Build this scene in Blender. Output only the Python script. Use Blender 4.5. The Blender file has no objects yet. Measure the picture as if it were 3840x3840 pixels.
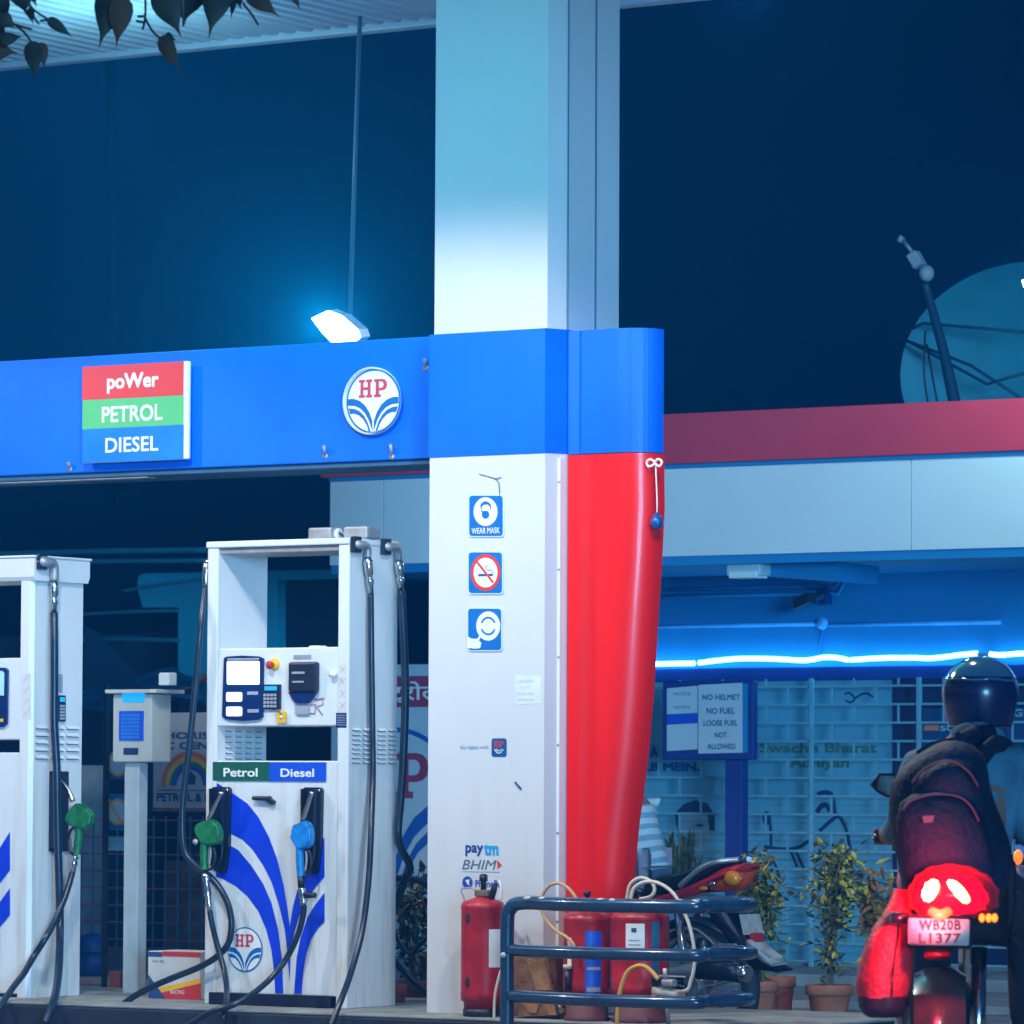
import bpy, bmesh, math, random
from mathutils import Vector, Matrix
random.seed(7)
sc = bpy.context.scene
C = sc.collection
# ------------------------------------------------------------------ camera
F = 17800.0                      # focal length in photo pixels (photo is 3840 px wide)
TH, PITCH, ROLL = math.radians(33), math.radians(3.32), math.radians(0.25)
Rm = Matrix.Rotation(TH, 3, 'Z') @ Matrix.Rotation(math.pi/2 + PITCH, 3, 'X') @ Matrix.Rotation(ROLL, 3, 'Z')
def ray(px, py):
    return Rm @ Vector(((px-1920)/F, (1920-py)/F, -1.0))
CAM = Vector((0, 0, 0.15)) - 23.7*ray(765, 3765)
cam_d = bpy.data.cameras.new('camera'); cam = bpy.data.objects.new('camera', cam_d); C.objects.link(cam)
cam.location = CAM; cam.rotation_euler = Rm.to_euler()
cam_d.sensor_width = 36; cam_d.lens = 36*F/3840; cam_d.clip_end = 2000; cam_d.clip_start = 0.5
cam_d.dof.use_dof = True; cam_d.dof.focus_distance = 22.6; cam_d.dof.aperture_fstop = 7.5
sc.camera = cam
sc.view_settings.view_transform = 'Standard'; sc.view_settings.look = 'None'
sc.view_settings.exposure = 0; sc.view_settings.gamma = 1
sc.cycles.use_denoising = True
sc.cycles.max_bounces = 6; sc.cycles.volume_bounces = 0; sc.cycles.caustics_reflective = False
sc.cycles.sample_clamp_indirect = 6
# world: clear navy night sky
w = bpy.data.worlds.new('World'); sc.world = w; w.use_nodes = True
nt = w.node_tree; bg = nt.nodes['Background']
sky = nt.nodes.new('ShaderNodeTexSky'); sky.sky_type = 'NISHITA'; sky.sun_disc = False
sky.sun_elevation = math.radians(-4); sky.sun_rotation = math.radians(200)
mixn = nt.nodes.new('ShaderNodeMix'); mixn.data_type = 'RGBA'; mixn.blend_type = 'ADD'
mixn.inputs[0].default_value = 1.0
nt.links.new(sky.outputs[0], mixn.inputs[6]); mixn.inputs[7].default_value = (0.000, 0.014, 0.078, 1)
nt.links.new(mixn.outputs[2], bg.inputs[0]); bg.inputs[1].default_value = 1.0
sky.air_density = 1.0
# lights
def light(kind, name, loc, energy, col, look=None, **kw):
    l = bpy.data.lights.new(name, kind); l.energy = energy; l.color = col
    o = bpy.data.objects.new(name, l); C.objects.link(o); o.location = loc
    for k, v in kw.items(): setattr(l, k, v)
    if look is not None:
        o.rotation_euler = (Vector(look)-Vector(loc)).to_track_quat('-Z', 'Y').to_euler()
    return o
# blue fill sun added from the street side to lift the shaded faces
sun = light('SUN', 'blue_fill', (0, -20, 5), 3.5, (0.20, 0.58, 0.98), look=None, angle=math.radians(14))
sun.rotation_euler = Vector((-0.74, 0.67, -0.03)).to_track_quat('-Z', 'Y').to_euler()
# canopy downlights (recessed cut-off fittings)
for x, y, e in ((1.4, -3.6, 760), (5.2, -3.2, 520), (-3.6, -3.4, 640), (2.0, 1.9, 60)):
    light('SPOT', 'canopy_downlight', (x, y, 5.35), e, (1.0, 0.95, 0.92), look=(x, y, 0),
          spot_size=math.radians(142), spot_blend=0.17, shadow_soft_size=0.12)
light('POINT', 'soffit_fill', (-1.6, 1.3, 4.9), 50, (.30, .82, 1.0), shadow_soft_size=.15)  # added fill lamp without a housing, brightens the canopy underside
# ------------------------------------------------------------------ rays -> points
def hit(px, py, axis, val):
    d = ray(px, py); t = (val-CAM[axis])/d[axis]; return CAM + t*d
def PX(px, py, X): return hit(px, py, 0, X)
def PY(px, py, Y): return hit(px, py, 1, Y)
def PZ(px, py, Z): return hit(px, py, 2, Z)
def PD(px, py, D): return CAM + D*ray(px, py)
def RC(x0, y0, x1, y1, Y):
    """photo rectangle on a facade plane -> X0,X1,Z0,Z1"""
    mx, my = (x0+x1)/2, (y0+y1)/2
    return PY(x0, my, Y).x, PY(x1, my, Y).x, PY(mx, y1, Y).z, PY(mx, y0, Y).z
def ZC(ox, oy, s=0.4969):
    return lambda x, y: (ox+x*s, oy+y*s)
Z1 = ZC(0, 1920); Z2 = ZC(0, 2880); Z3 = ZC(720, 1920); Z4 = ZC(720, 2880)
# ------------------------------------------------------------------ materials
MATS = {}
def mat(name, col, rough=0.5, metal=0.0, var=0.12, scale=6.0, bump=0.0, emit=None, es=0.0, streak=None, alpha=None, spec=0.5, coat=0):
    if name in MATS: return MATS[name]
    m = bpy.data.materials.new(name); m.use_nodes = True
    t = m.node_tree; b = t.nodes['Principled BSDF']
    b.inputs['Roughness'].default_value = rough; b.inputs['Metallic'].default_value = metal
    b.inputs['Specular IOR Level'].default_value = spec
    if coat: b.inputs['Coat Weight'].default_value = coat; b.inputs['Coat Roughness'].default_value = 0.08
    tc = t.nodes.new('ShaderNodeTexCoord')
    n = t.nodes.new('ShaderNodeTexNoise'); n.inputs['Scale'].default_value = scale; n.inputs['Detail'].default_value = 6
    t.links.new(tc.outputs['Object'], n.inputs['Vector'])
    mx = t.nodes.new('ShaderNodeMix'); mx.data_type = 'RGBA'
    c = Vector(col[:3])
    mx.inputs[6].default_value = (*(c*(1-var)), 1); mx.inputs[7].default_value = (*[min(1, v*(1+var)) for v in c], 1)
    rp = t.nodes.new('ShaderNodeMapRange'); rp.inputs[1].default_value = 0.3; rp.inputs[2].default_value = 0.7
    t.links.new(n.outputs[0], rp.inputs[0]); t.links.new(rp.outputs[0], mx.inputs[0])
    out = mx.outputs[2]
    if streak:      # grime runs (colour, amount, height it lives below)
        scol, amt, hz = streak
        mp = t.nodes.new('ShaderNodeMapping'); mp.inputs['Scale'].default_value = (14, 14, 1.1)
        t.links.new(tc.outputs['Object'], mp.inputs['Vector'])
        n2 = t.nodes.new('ShaderNodeTexNoise'); n2.inputs['Scale'].default_value = 1.0; n2.inputs['Detail'].default_value = 8
        n2.inputs['Roughness'].default_value = 0.65
        t.links.new(mp.outputs[0], n2.inputs['Vector'])
        r2 = t.nodes.new('ShaderNodeMapRange'); r2.inputs[1].default_value = 0.47; r2.inputs[2].default_value = 0.75; r2.inputs[4].default_value = amt
        t.links.new(n2.outputs[0], r2.inputs[0])
        g = t.nodes.new('ShaderNodeNewGeometry'); sx = t.nodes.new('ShaderNodeSeparateXYZ')
        t.links.new(g.outputs['Position'], sx.inputs[0])
        r3 = t.nodes.new('ShaderNodeMapRange'); r3.inputs[1].default_value = hz; r3.inputs[2].default_value = 0.1
        r3.inputs[3].default_value = 0.12; r3.inputs[4].default_value = 1.0
        t.links.new(sx.outputs[2], r3.inputs[0])
        mu = t.nodes.new('ShaderNodeMath'); mu.operation = 'MULTIPLY'
        t.links.new(r2.outputs[0], mu.inputs[0]); t.links.new(r3.outputs[0], mu.inputs[1])
        m2 = t.nodes.new('ShaderNodeMix'); m2.data_type = 'RGBA'; m2.inputs[7].default_value = (*scol, 1)
        t.links.new(mu.outputs[0], m2.inputs[0]); t.links.new(out, m2.inputs[6]); out = m2.outputs[2]
    t.links.new(out, b.inputs['Base Color'])
    rr = t.nodes.new('ShaderNodeMapRange'); rr.inputs[3].default_value = max(0.02, rough*0.8); rr.inputs[4].default_value = min(1, rough*1.25)
    t.links.new(n.outputs[0], rr.inputs[0]); t.links.new(rr.outputs[0], b.inputs['Roughness'])
    if bump:
        bn = t.nodes.new('ShaderNodeBump'); bn.inputs['Strength'].default_value = bump; bn.inputs['Distance'].default_value = 0.01
        n3 = t.nodes.new('ShaderNodeTexNoise'); n3.inputs['Scale'].default_value = scale*6; n3.inputs['Detail'].default_value = 5
        t.links.new(tc.outputs['Object'], n3.inputs['Vector'])
        t.links.new(n3.outputs[0], bn.inputs['Height']); t.links.new(bn.outputs[0], b.inputs['Normal'])
    if emit:
        b.inputs['Emission Color'].default_value = (*emit, 1); b.inputs['Emission Strength'].default_value = es
    if alpha is not None: b.inputs['Alpha'].default_value = alpha
    MATS[name] = m; return m
pump_white = mat('pump_white', (.72, .73, .75), .38, streak=((.27, .22, .16), .62, 1.7), var=.03, scale=3)
pillar_white = mat('pillar_white', (.67, .66, .68), .45, streak=((.34, .32, .32), .28, 1.9), var=.02, scale=2)
trim_white = mat('trim_white', (.8, .8, .78), .5, var=.03)
blue_acp = mat('blue_panel', (.001, .14, .80), .46, var=.10, scale=1.6, spec=.3, streak=((.02, .07, .34), .5, 4.2))
blue_acp2 = mat('blue_panel_dark', (.002, .12, .66), .32, var=.05, scale=1.2)
swoosh = mat('swoosh_blue', (.004, .045, .62), .35, var=.1)
red_gloss = mat('red_gloss', (.92, .008, .004), .36, var=.06, scale=1.5, coat=.15, spec=.35, streak=((.42, .012, .012), .55, 2.4))
black = mat('black_plastic', (.006, .012, .03), .42, var=.25)
rubber = mat('rubber_hose', (.008, .022, .045), .30, var=.3, scale=12)
chrome = mat('chrome', (.55, .58, .6), .22, metal=1.0, var=.15, scale=20)
steel = mat('dull_steel', (.40, .40, .42), .5, metal=.6, var=.15, scale=15)
grey = mat('grey_plastic', (.32, .34, .40), .55)
green_p = mat('green_nozzle', (.012, .16, .055), .35, var=.35, scale=30)
blue_p = mat('blue_nozzle', (.01, .22, .60), .32, var=.3, scale=30)
screen_w = mat('lit_screen', (.8, .8, .8), .4, emit=(1, .98, .95), es=1.6)
screen_b = mat('lit_screen_blue', (.02, .2, .6), .4, emit=(.0, .35, 1.0), es=1.0)
navy = mat('navy_panel', (.002, .022, .11), .3, var=.2)
yellow = mat('yellow_tag', (.85, .48, .01), .5)
red = mat('red_paint', (.55, .02, .03), .5, var=.15)
red_logo = mat('logo_red', (.62, .05, .09), .5, var=.05)
logo_blue = mat('logo_blue', (.004, .13, .42), .45, var=.06)
sign_white = mat('sign_white', (.82, .83, .83), .5, var=.02)
sign_green = mat('sign_green', (.10, .50, .17), .5, var=.05)
sign_red = mat('sign_red', (.80, .04, .03), .5, var=.05)
lbl_green = mat('label_green', (.008, .10, .06), .4, var=.1)
lbl_blue = mat('label_blue', (.006, .08, .60), .4, var=.06)
pink = mat('pink_print', (.62, .32, .38), .6)
ink = mat('dark_ink', (.02, .07, .20), .6, var=.1)
# ------------------------------------------------------------------ mesh builder
def wloc(o):
    v = Vector((0, 0, 0))
    while o: v += o.location; o = o.parent
    return v
def props(o, label=None, cat=None, group=None, kind=None):
    if label: o['label'] = label
    if cat: o['category'] = cat
    if group: o['group'] = group
    if kind: o['kind'] = kind
    return o
def thing(name, loc, label, cat, group=None):
    o = bpy.data.objects.new(name, None); o.empty_display_size = .1; C.objects.link(o); o.location = loc
    return props(o, label, cat, group)
class M:
    def __init__(s, T=None): s.v = []; s.f = []; s.fm = []; s.fs = []; s.mats = []; s.T = T
    def mi(s, m):
        if m not in s.mats: s.mats.append(m)
        return s.mats.index(m)
    def add(s, vs, fs, m, smooth=False):
        b = len(s.v); s.v += [(s.T @ Vector(p)) if s.T else Vector(p) for p in vs]
        k = s.mi(m)
        for f in fs: s.f.append([i+b for i in f]); s.fm.append(k); s.fs.append(smooth)
        return s
    def poly(s, pts, m): return s.add(pts, [list(range(len(pts)))], m)
    def prism(s, pts, vec, m, smooth=False):
        n = len(pts); vec = Vector(vec); P = [Vector(p) for p in pts]
        vs = P + [p+vec for p in P]
        fs = [list(range(n-1, -1, -1)), list(range(n, 2*n))]
        s.add(vs, fs, m)
        s.add(vs, [[i, (i+1) % n, n+(i+1) % n, n+i] for i in range(n)], m, smooth)
        return s
    def box(s, x0, x1, y0, y1, z0, z1, m, bev=0.0, seg=2):
        if x1 < x0: x0, x1 = x1, x0
        if y1 < y0: y0, y1 = y1, y0
        if z1 < z0: z0, z1 = z1, z0
        bm = bmesh.new(); bmesh.ops.create_cube(bm, size=1)
        for v in bm.verts:
            v.co = Vector((x0 if v.co.x < 0 else x1, y0 if v.co.y < 0 else y1, z0 if v.co.z < 0 else z1))
        if bev > 0:
            bev = min(bev, .45*min(x1-x0, y1-y0, z1-z0))
            bmesh.ops.bevel(bm, geom=bm.edges[:], offset=bev, segments=seg, affect='EDGES', profile=.5)
        bm.verts.ensure_lookup_table()
        s.add([v.co.copy() for v in bm.verts], [[v.index for v in f.verts] for f in bm.faces], m, bev > 0 and False)
        bm.free(); return s
    def obox(s, c, a, b, d, m, bev=0.0):
        """oriented box: centre and three half-axis vectors"""
        c, a, b, d = map(Vector, (c, a, b, d))
        k = M(); h = (a.length, b.length, d.length)
        k.box(-h[0], h[0], -h[1], h[1], -h[2], h[2], m, bev)
        A, B, D = a.normalized(), b.normalized(), d.normalized()
        return s.add([c+A*v.x+B*v.y+D*v.z for v in k.v], k.f, m)
    def tube(s, pts, r, m, n=10, closed=False, sub=6, smoothpath=True, flat=1.0):
        P = [Vector(p) for p in pts]
        R = list(r) if isinstance(r, (list, tuple)) else [r]*len(P)
        if smoothpath and len(P) > 2:
            Q, RR = [], []
            L = len(P); rng = range(L if closed else L-1)
            for i in rng:
                p0 = P[(i-1) % L] if (closed or i > 0) else P[0]
                p1 = P[i]; p2 = P[(i+1) % L]
                p3 = P[(i+2) % L] if (closed or i+2 < L) else P[-1]
                for j in range(sub):
                    t = j/sub
                    Q.append(.5*((2*p1)+(-p0+p2)*t+(2*p0-5*p1+4*p2-p3)*t*t+(-p0+3*p1-3*p2+p3)*t**3))
                    RR.append(R[i]*(1-t)+R[(i+1) % L]*t)
            if not closed: Q.append(P[-1]); RR.append(R[-1])
            P, R = Q, RR
        L = len(P); up = None; vs = []
        for i in range(L):
            d = (P[(i+1) % L]-P[i-1]) if (closed or 0 < i < L-1) else (P[1]-P[0] if i == 0 else P[-1]-P[-2])
            if d.length < 1e-9: d = Vector((0, 0, 1))
            d.normalize()
            if up is None:
                up = Vector((0, 0, 1)) if abs(d.z) < .9 else Vector((1, 0, 0))
            a = up - d*up.dot(d)
            if a.length < 1e-6: a = d.orthogonal()
            a.normalize(); up = a; b = d.cross(a)
            for k in range(n):
                t = 2*math.pi*k/n
                vs.append(P[i]+a*math.cos(t)*R[i]+b*math.sin(t)*R[i]*flat)
        fs = []
        for i in range(L if closed else L-1):
            j = (i+1) % L
            for k in range(n): fs.append([i*n+k, i*n+(k+1) % n, j*n+(k+1) % n, j*n+k])
        s.add(vs, fs, m, True)
        if not closed:
            b0 = len(s.v)-len(vs)
            km = s.mi(m)
            for base, o in ((0, -1), ((L-1)*n, 1)):
                ring = [b0+base+k for k in range(n)]
                if o < 0: ring = ring[::-1]
                s.f.append(ring); s.fm.append(km); s.fs.append(False)
        return s
    def cyl(s, a, b, r, m, n=16, r2=None):
        return s.tube([a, b], [r, r if r2 is None else r2], m, n=n, smoothpath=False)
    def lathe(s, prof, c, m, n=24, axis=(0, 0, 1), smooth=True):
        c = Vector(c); ax = Vector(axis).normalized(); a = ax.orthogonal().normalized(); b = ax.cross(a)
        vs = [c+ax*z+a*math.cos(2*math.pi*k/n)*r+b*math.sin(2*math.pi*k/n)*r for r, z in prof for k in range(n)]
        fs = [[i*n+k, i*n+(k+1) % n, (i+1)*n+(k+1) % n, (i+1)*n+k] for i in range(len(prof)-1) for k in range(n)]
        return s.add(vs, fs, m, smooth)
    def ell(s, c, r, m, n=16, rows=10, R=None):
        c = Vector(c); vs = []
        for i in range(rows+1):
            p = math.pi*i/rows
            for k in range(n):
                t = 2*math.pi*k/n
                v = Vector((r[0]*math.sin(p)*math.cos(t), r[1]*math.sin(p)*math.sin(t), r[2]*math.cos(p)))
                vs.append(c+(R @ v if R else v))
        fs = [[i*n+k, (i+1)*n+k, (i+1)*n+(k+1) % n, i*n+(k+1) % n] for i in range(rows) for k in range(n)]
        return s.add(vs, fs, m, True)
    def build(s, name, parent=None, label=None, cat=None, group=None, kind=None, origin=None):
        me = bpy.data.meshes.new(name)
        if parent is not None: off = wloc(parent)
        elif origin is not None: off = Vector(origin)
        else:
            xs = [p.x for p in s.v]; ys = [p.y for p in s.v]; zs = [p.z for p in s.v]
            off = Vector(((min(xs)+max(xs))/2, (min(ys)+max(ys))/2, min(zs)))
        me.from_pydata([tuple(p-off) for p in s.v], [], s.f)
        for m in s.mats: me.materials.append(m)
        me.polygons.foreach_set('material_index', s.fm); me.polygons.foreach_set('use_smooth', s.fs)
        me.update()
        o = bpy.data.objects.new(name, me); C.objects.link(o)
        if parent is not None: o.parent = parent
        else: o.location = off
        return props(o, label, cat, group, kind)
def fbox(r, Y, th, m, bev=0.004, mb=None):
    """box whose front face is the photo rectangle r on plane Y, going th back"""
    x0, x1, z0, z1 = RC(*r, Y)
    return (mb or M()).box(x0, x1, Y, Y+th, z0, z1, m, bev)
def fpoly(pts, Y, th, m, mb=None, smooth=False):
    P = [PY(x, y, Y) for x, y in pts]
    return (mb or M()).prism(P, (0, th, 0), m, smooth)
def rrect(x0, y0, x1, y1, r, n=5):
    pts = []
    for cx, cy, a0 in ((x1-r, y0+r, -90), (x1-r, y1-r, 0), (x0+r, y1-r, 90), (x0+r, y0+r, 180)):
        for i in range(n+1):
            a = math.radians(a0+90*i/n); pts.append((cx+r*math.cos(a), cy+r*math.sin(a)))
    return pts
# text -> mesh data mapped by fn(u, v)
def textmesh(s, fn, m, mb, bold=0.0, shear=0.0, keep=False, spacing=1.0):
    cu = bpy.data.curves.new('t', 'FONT'); cu.body = s; cu.offset = 0; cu.shear = shear; cu.resolution_u = 3
    cu.space_character = spacing
    o = bpy.data.objects.new('t', cu); C.objects.link(o)
    dg = bpy.context.evaluated_depsgraph_get(); me = bpy.data.meshes.new_from_object(o.evaluated_get(dg))
    bpy.data.objects.remove(o); bpy.data.curves.remove(cu)
    if not me.vertices: return mb
    xs = [v.co.x for v in me.vertices]; ys = [v.co.y for v in me.vertices]
    x0, x1, y0, y1 = min(xs), max(xs), min(ys), max(ys)
    o_, e1_, e2_ = fn(0, 0), fn(1, 0), fn(0, 1); nr = (e1_-o_).cross(e2_-o_).normalized()
    k = bold*1.1   # heavier lettering: a few shifted layers, each a hair proud of the last
    offs = [(0, 0)] if k == 0 else [(-k, -k), (k, -k), (-k, k), (k, k), (0, 0)]
    X0, X1, Y0, Y1 = x0-k, x1+k, y0-k, y1+k
    for i, (dx, dy) in enumerate(offs):
        vs = [fn((v.co.x+dx-X0)/(X1-X0), (v.co.y+dy-Y0)/(Y1-Y0))+nr*(.00015*i) for v in me.vertices]
        mb.add(vs, [list(p.vertices) for p in me.polygons], m)
    bpy.data.meshes.remove(me)
    return mb
def ftext(s, r, Y, m, mb, **kw):
    x0, x1, z0, z1 = RC(*r, Y)
    return textmesh(s, lambda u, v: Vector((x0+u*(x1-x0), Y, z0+v*(z1-z0))), m, mb, **kw)
# slab "HP" and the round two-leaf emblem, drawn by fn(u, v, layer), u,v in -1..1
Hp = [(0,0),(.46,0),(.46,.15),(.34,.15),(.34,.42),(.66,.42),(.66,.15),(.54,.15),(.54,0),(1,0),(1,.15),(.88,.15),(.88,.85),(1,.85),(1,1),(.54,1),(.54,.85),(.66,.85),(.66,.58),(.34,.58),(.34,.85),(.46,.85),(.46,1),(0,1),(0,.85),(.12,.85),(.12,.15),(0,.15)]
Pp = [(0,0),(.52,0),(.52,.15),(.38,.15),(.38,.36),(.62,.36),(.80,.40),(.93,.50),(.98,.67),(.93,.85),(.80,.96),(.62,1),(0,1),(0,.85),(.12,.85),(.12,.15),(0,.15)]
Pi = [(.38,.51),(.58,.51),(.68,.56),(.73,.68),(.68,.80),(.58,.85),(.38,.85)]
def slab_hp(fn, m, mi_, mb, u0=-.53, u1=.52, v0=.12, v1=.68, L=2):
    wd = (u1-u0-.07)/2
    for k, pl in ((0, Hp), (1, Pp)):
        b = u0+k*(wd+.07)
        mb.poly([fn(b+x*wd, v0+y*(v1-v0), L) for x, y in pl], m)
    b = u0+wd+.07
    mb.poly([fn(b+x*wd, v0+y*(v1-v0), L+1) for x, y in Pi], mi_)
def emblem(fn, mb, ring=logo_blue, white=sign_white, redm=red_logo):
    n = 48; cir = lambda r: [(r*math.cos(2*math.pi*i/n), r*math.sin(2*math.pi*i/n)) for i in range(n)]
    mb.poly([fn(u, v, 0) for u, v in cir(1.0)], ring)
    mb.poly([fn(u, v, 1) for u, v in cir(.94)], white)
    for sg in (1, -1):
        o1 = [(-.93, .10), (-.72, .10), (-.50, .03), (-.30, -.12), (-.14, -.34), (-.035, -.60)]
        i1 = [(-.015, -.93), (-.08, -.78), (-.16, -.58), (-.30, -.36), (-.48, -.20), (-.68, -.12), (-.93, -.10)]
        o2 = [(-.91, -.19), (-.70, -.21), (-.50, -.29), (-.33, -.44), (-.19, -.66), (-.09, -.93)]
        i2 = [(-.16, -.925), (-.23, -.74), (-.36, -.55), (-.52, -.42), (-.70, -.36), (-.84, -.37)]
        P = [fn(sg*u, v, 2) for u, v in o1+i1]; Q = [fn(sg*u, v, 2) for u, v in o2+i2]
        if sg < 0: P, Q = P[::-1], Q[::-1]
        mb.poly(P, ring); mb.poly(Q, ring)
    slab_hp(fn, redm, white, mb)
def femblem(cx, cy, rx, ry, Y, mb, **kw):
    x0, x1, z0, z1 = RC(cx-rx, cy-ry, cx+rx, cy+ry, Y)
    X, Zc, a, b = (x0+x1)/2, (z0+z1)/2, (x1-x0)/2, (z1-z0)/2
    emblem(lambda u, v, L: Vector((X+u*a, Y-.0015*L, Zc+v*b)), mb, **kw)
# skin-modifier body surface
def skin(name, verts, edges, radii, m, parent, subs=2):
    me = bpy.data.meshes.new('sk'); off = wloc(parent)
    me.from_pydata([tuple(Vector(v)-off) for v in verts], edges, []); me.update()
    o = bpy.data.objects.new('sk', me); C.objects.link(o)
    o.modifiers.new('s', 'SKIN').use_smooth_shade = True
    for i, r in enumerate(radii):
        d = me.skin_vertices[0].data[i]; d.radius = r if isinstance(r, tuple) else (r, r); d.use_root = (i == 0)
    sb = o.modifiers.new('u', 'SUBSURF'); sb.levels = subs; sb.render_levels = subs
    dg = bpy.context.evaluated_depsgraph_get(); nm = bpy.data.meshes.new_from_object(o.evaluated_get(dg)); nm.name = name
    bpy.data.objects.remove(o)
    nm.materials.clear(); nm.materials.append(m)
    for p in nm.polygons: p.use_smooth = True; p.material_index = 0
    q = bpy.data.objects.new(name, nm); C.objects.link(q); q.parent = parent
    return q
# ------------------------------------------------------------------ setting: ground, island, canopy
asphalt = mat('forecourt_concrete', (.20, .20, .20), .75, var=.35, scale=2.5, bump=.4)
conc = mat('concrete', (.26, .26, .25), .8, var=.3, scale=5, bump=.5)
kerb_dark = mat('kerb_dark_paint', (.012, .02, .035), .6, var=.4, scale=4)
M().box(-44, 44, -29, 39, -.3, 0, asphalt).build('ground', kind='structure')
b = M(); b.box(-6, 3.45, -.35, 1.25, 0, .135, kerb_dark, .01); b.box(-6, 3.45, -.352, 1.252, .135, .15, conc, .006)
b.build('pump_island', kind='structure')
b = M(); b.box(-9, 9, 5.9, 7.18, .004, .12, conc, .01); b.box(-9, 9, 4.2, 5.9, .0, .05, conc, .01)
b.build('pavement', kind='structure')
soffit_m = mat('canopy_sheet', (.46, .50, .54), .45, var=.06)
b = M(); n = 1000; x0, x1 = -14, 10; y0, y1, z = -7, 2.6, 5.5
vs, fs = [], []
for i in range(n+1):
    x = x0+(x1-x0)*i/n; ph = (i % 5)
    zz = z+(.0 if ph in (0, 1, 2) else .022)
    vs += [(x, y0, zz), (x, y1, zz)]
for i in range(n): fs.append([2*i, 2*i+1, 2*i+3, 2*i+2])
b.add(vs, fs, soffit_m)
b.box(x0, x1, y0, y1, z+.06, z+.5, soffit_m)
cr = thing('canopy', (0, 0, 5.5), 'huge corrugated pale canopy roof high over the pumps and the big pillar', 'canopy')
b.build('corrugated_soffit', cr)
b = M(); b.box(x0, x1, y1, y1+.10, z-.03, z+.55, soffit_m, .01); b.box(x0, x1, y0-.1, y0, z-.03, z+.55, soffit_m, .01); b.build('edge_gutter', cr)

# ------------------------------------------------------------------ fuel dispensers
def louvres(mb, P, du, dw, nrm, cols, rows, w, h, m, dark):
    """rows x cols of pressed slots; P(u,w) -> point, nrm outward"""
    for c in cols:
        for r in rows:
            a = P(c, r); U, W, N = Vector(du)*w, Vector(dw)*h, Vector(nrm)
            mb.add([a, a+U, a+U+W*.35, a+W*.35], [[0, 1, 2, 3]], dark) if False else None
            q = [a+W+N*.001, a+U+W+N*.001, a+U+N*.012, a+N*.012]
            mb.add(q+[a+W*0-N*.0+N*.001, a+U+N*.001], [[0, 1, 2, 3], [3, 2, 5, 4]], m)
            mb.add([a-W*.30+N*.0015, a+U-W*.30+N*.0015, a+U+N*.0015, a+N*.0015], [[0, 1, 2, 3]], dark)
slot_dark = mat('slot_shadow_gap', (.10, .16, .26), .6)
def swooshes(r, Y, mb, Lp=None):
    for pl in Lp: mb.poly([PY(x, y, Y) for x, y in pl], swoosh)

pump_group = 'fuel dispensers on the island'
def pump_shell(t, X0, X1, Y1, bands, cap_th, colw, chamf=0.0):
    """portal body: two full-height side panels, cap, display head, cabinet, plinth"""
    zc0 = .15
    zt, zh1, zh0, zc1, zb = bands
    b = M()
    b.box(X0, X0+colw, .0, Y1, zc0, zt-.001, pump_white, .008)
    b.build('side_panel', t)
    b = M()
    b.box(X1-colw, X1, .0, Y1, zc0, zt-.001, pump_white, .008)
    return b
# --- right pump (the complete one)
P2 = thing('fuel_dispenser', (.43, .2, .15), 'complete white fuel dispenser with green and blue label strip beside the pillar', 'fuel pump', pump_group)
X0, X1 = 0.0, .868; Y1 = .425; cw = .066
zt = PY(1040, 2048, 0).z; ztop = PY(1040, 2027, 0).z
zh1 = PY(1040, 2429, 0).z; zh0 = PY(1040, 2722, 0).z; zc1 = PY(1040, 2853, 0).z; zb = PY(1000, 3728, 0).z
b = M(); b.box(X0, X0+cw, 0, Y1, .15, zt, pump_white, .006)
nx = X0+cw
louvres(b, lambda u, w: Vector((nx, u, w)), (0, 1, 0), (0, 0, 1), (1, 0, 0), [.07+.085*i for i in range(4)], [zc1+.012+.0275*i for i in range(6)], .055, .014, pump_white, slot_dark)
b.build('side_panel', P2)
b = M(); b.box(X1-cw, X1, 0, Y1, .15, zt, pump_white, .006)
rows = [PX(1380, 2860-i*17.2, X1).z for i in range(8)]
louvres(b, lambda u, w: Vector((X1, u, w)), (0, 1, 0), (0, 0, 1), (1, 0, 0), [.03, .125, .25, .345], rows, .070, .012, pump_white, slot_dark)
b.build('side_panel', P2)
b = M(); b.box(X0-.006, X1+.004, -.008, Y1+.008, zt, ztop+.004, pump_white, .006); b.box(X0+.02, X1-.02, .012, Y1-.012, zt-.03, zt, steel, .003)
b.build('top_cap', P2)
b = M(); b.box(X0+cw, X1-cw, .004, Y1-.004, zh0, zh1, pump_white, .006); b.build('display_head', P2)
b = M(); b.box(X0+cw-.002, X1-cw, .006, Y1-.006, zb, zc1, pump_white, .004)
b.box(X0+cw, X1-cw, .03, Y1-.03, .15, zb, black); b.build('lower_cabinet', P2)
b = M(); fbox((782, 3728, 1238, 3772), -.006, .03, black, .002, b); b.build('kick_plate', P2)
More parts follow.
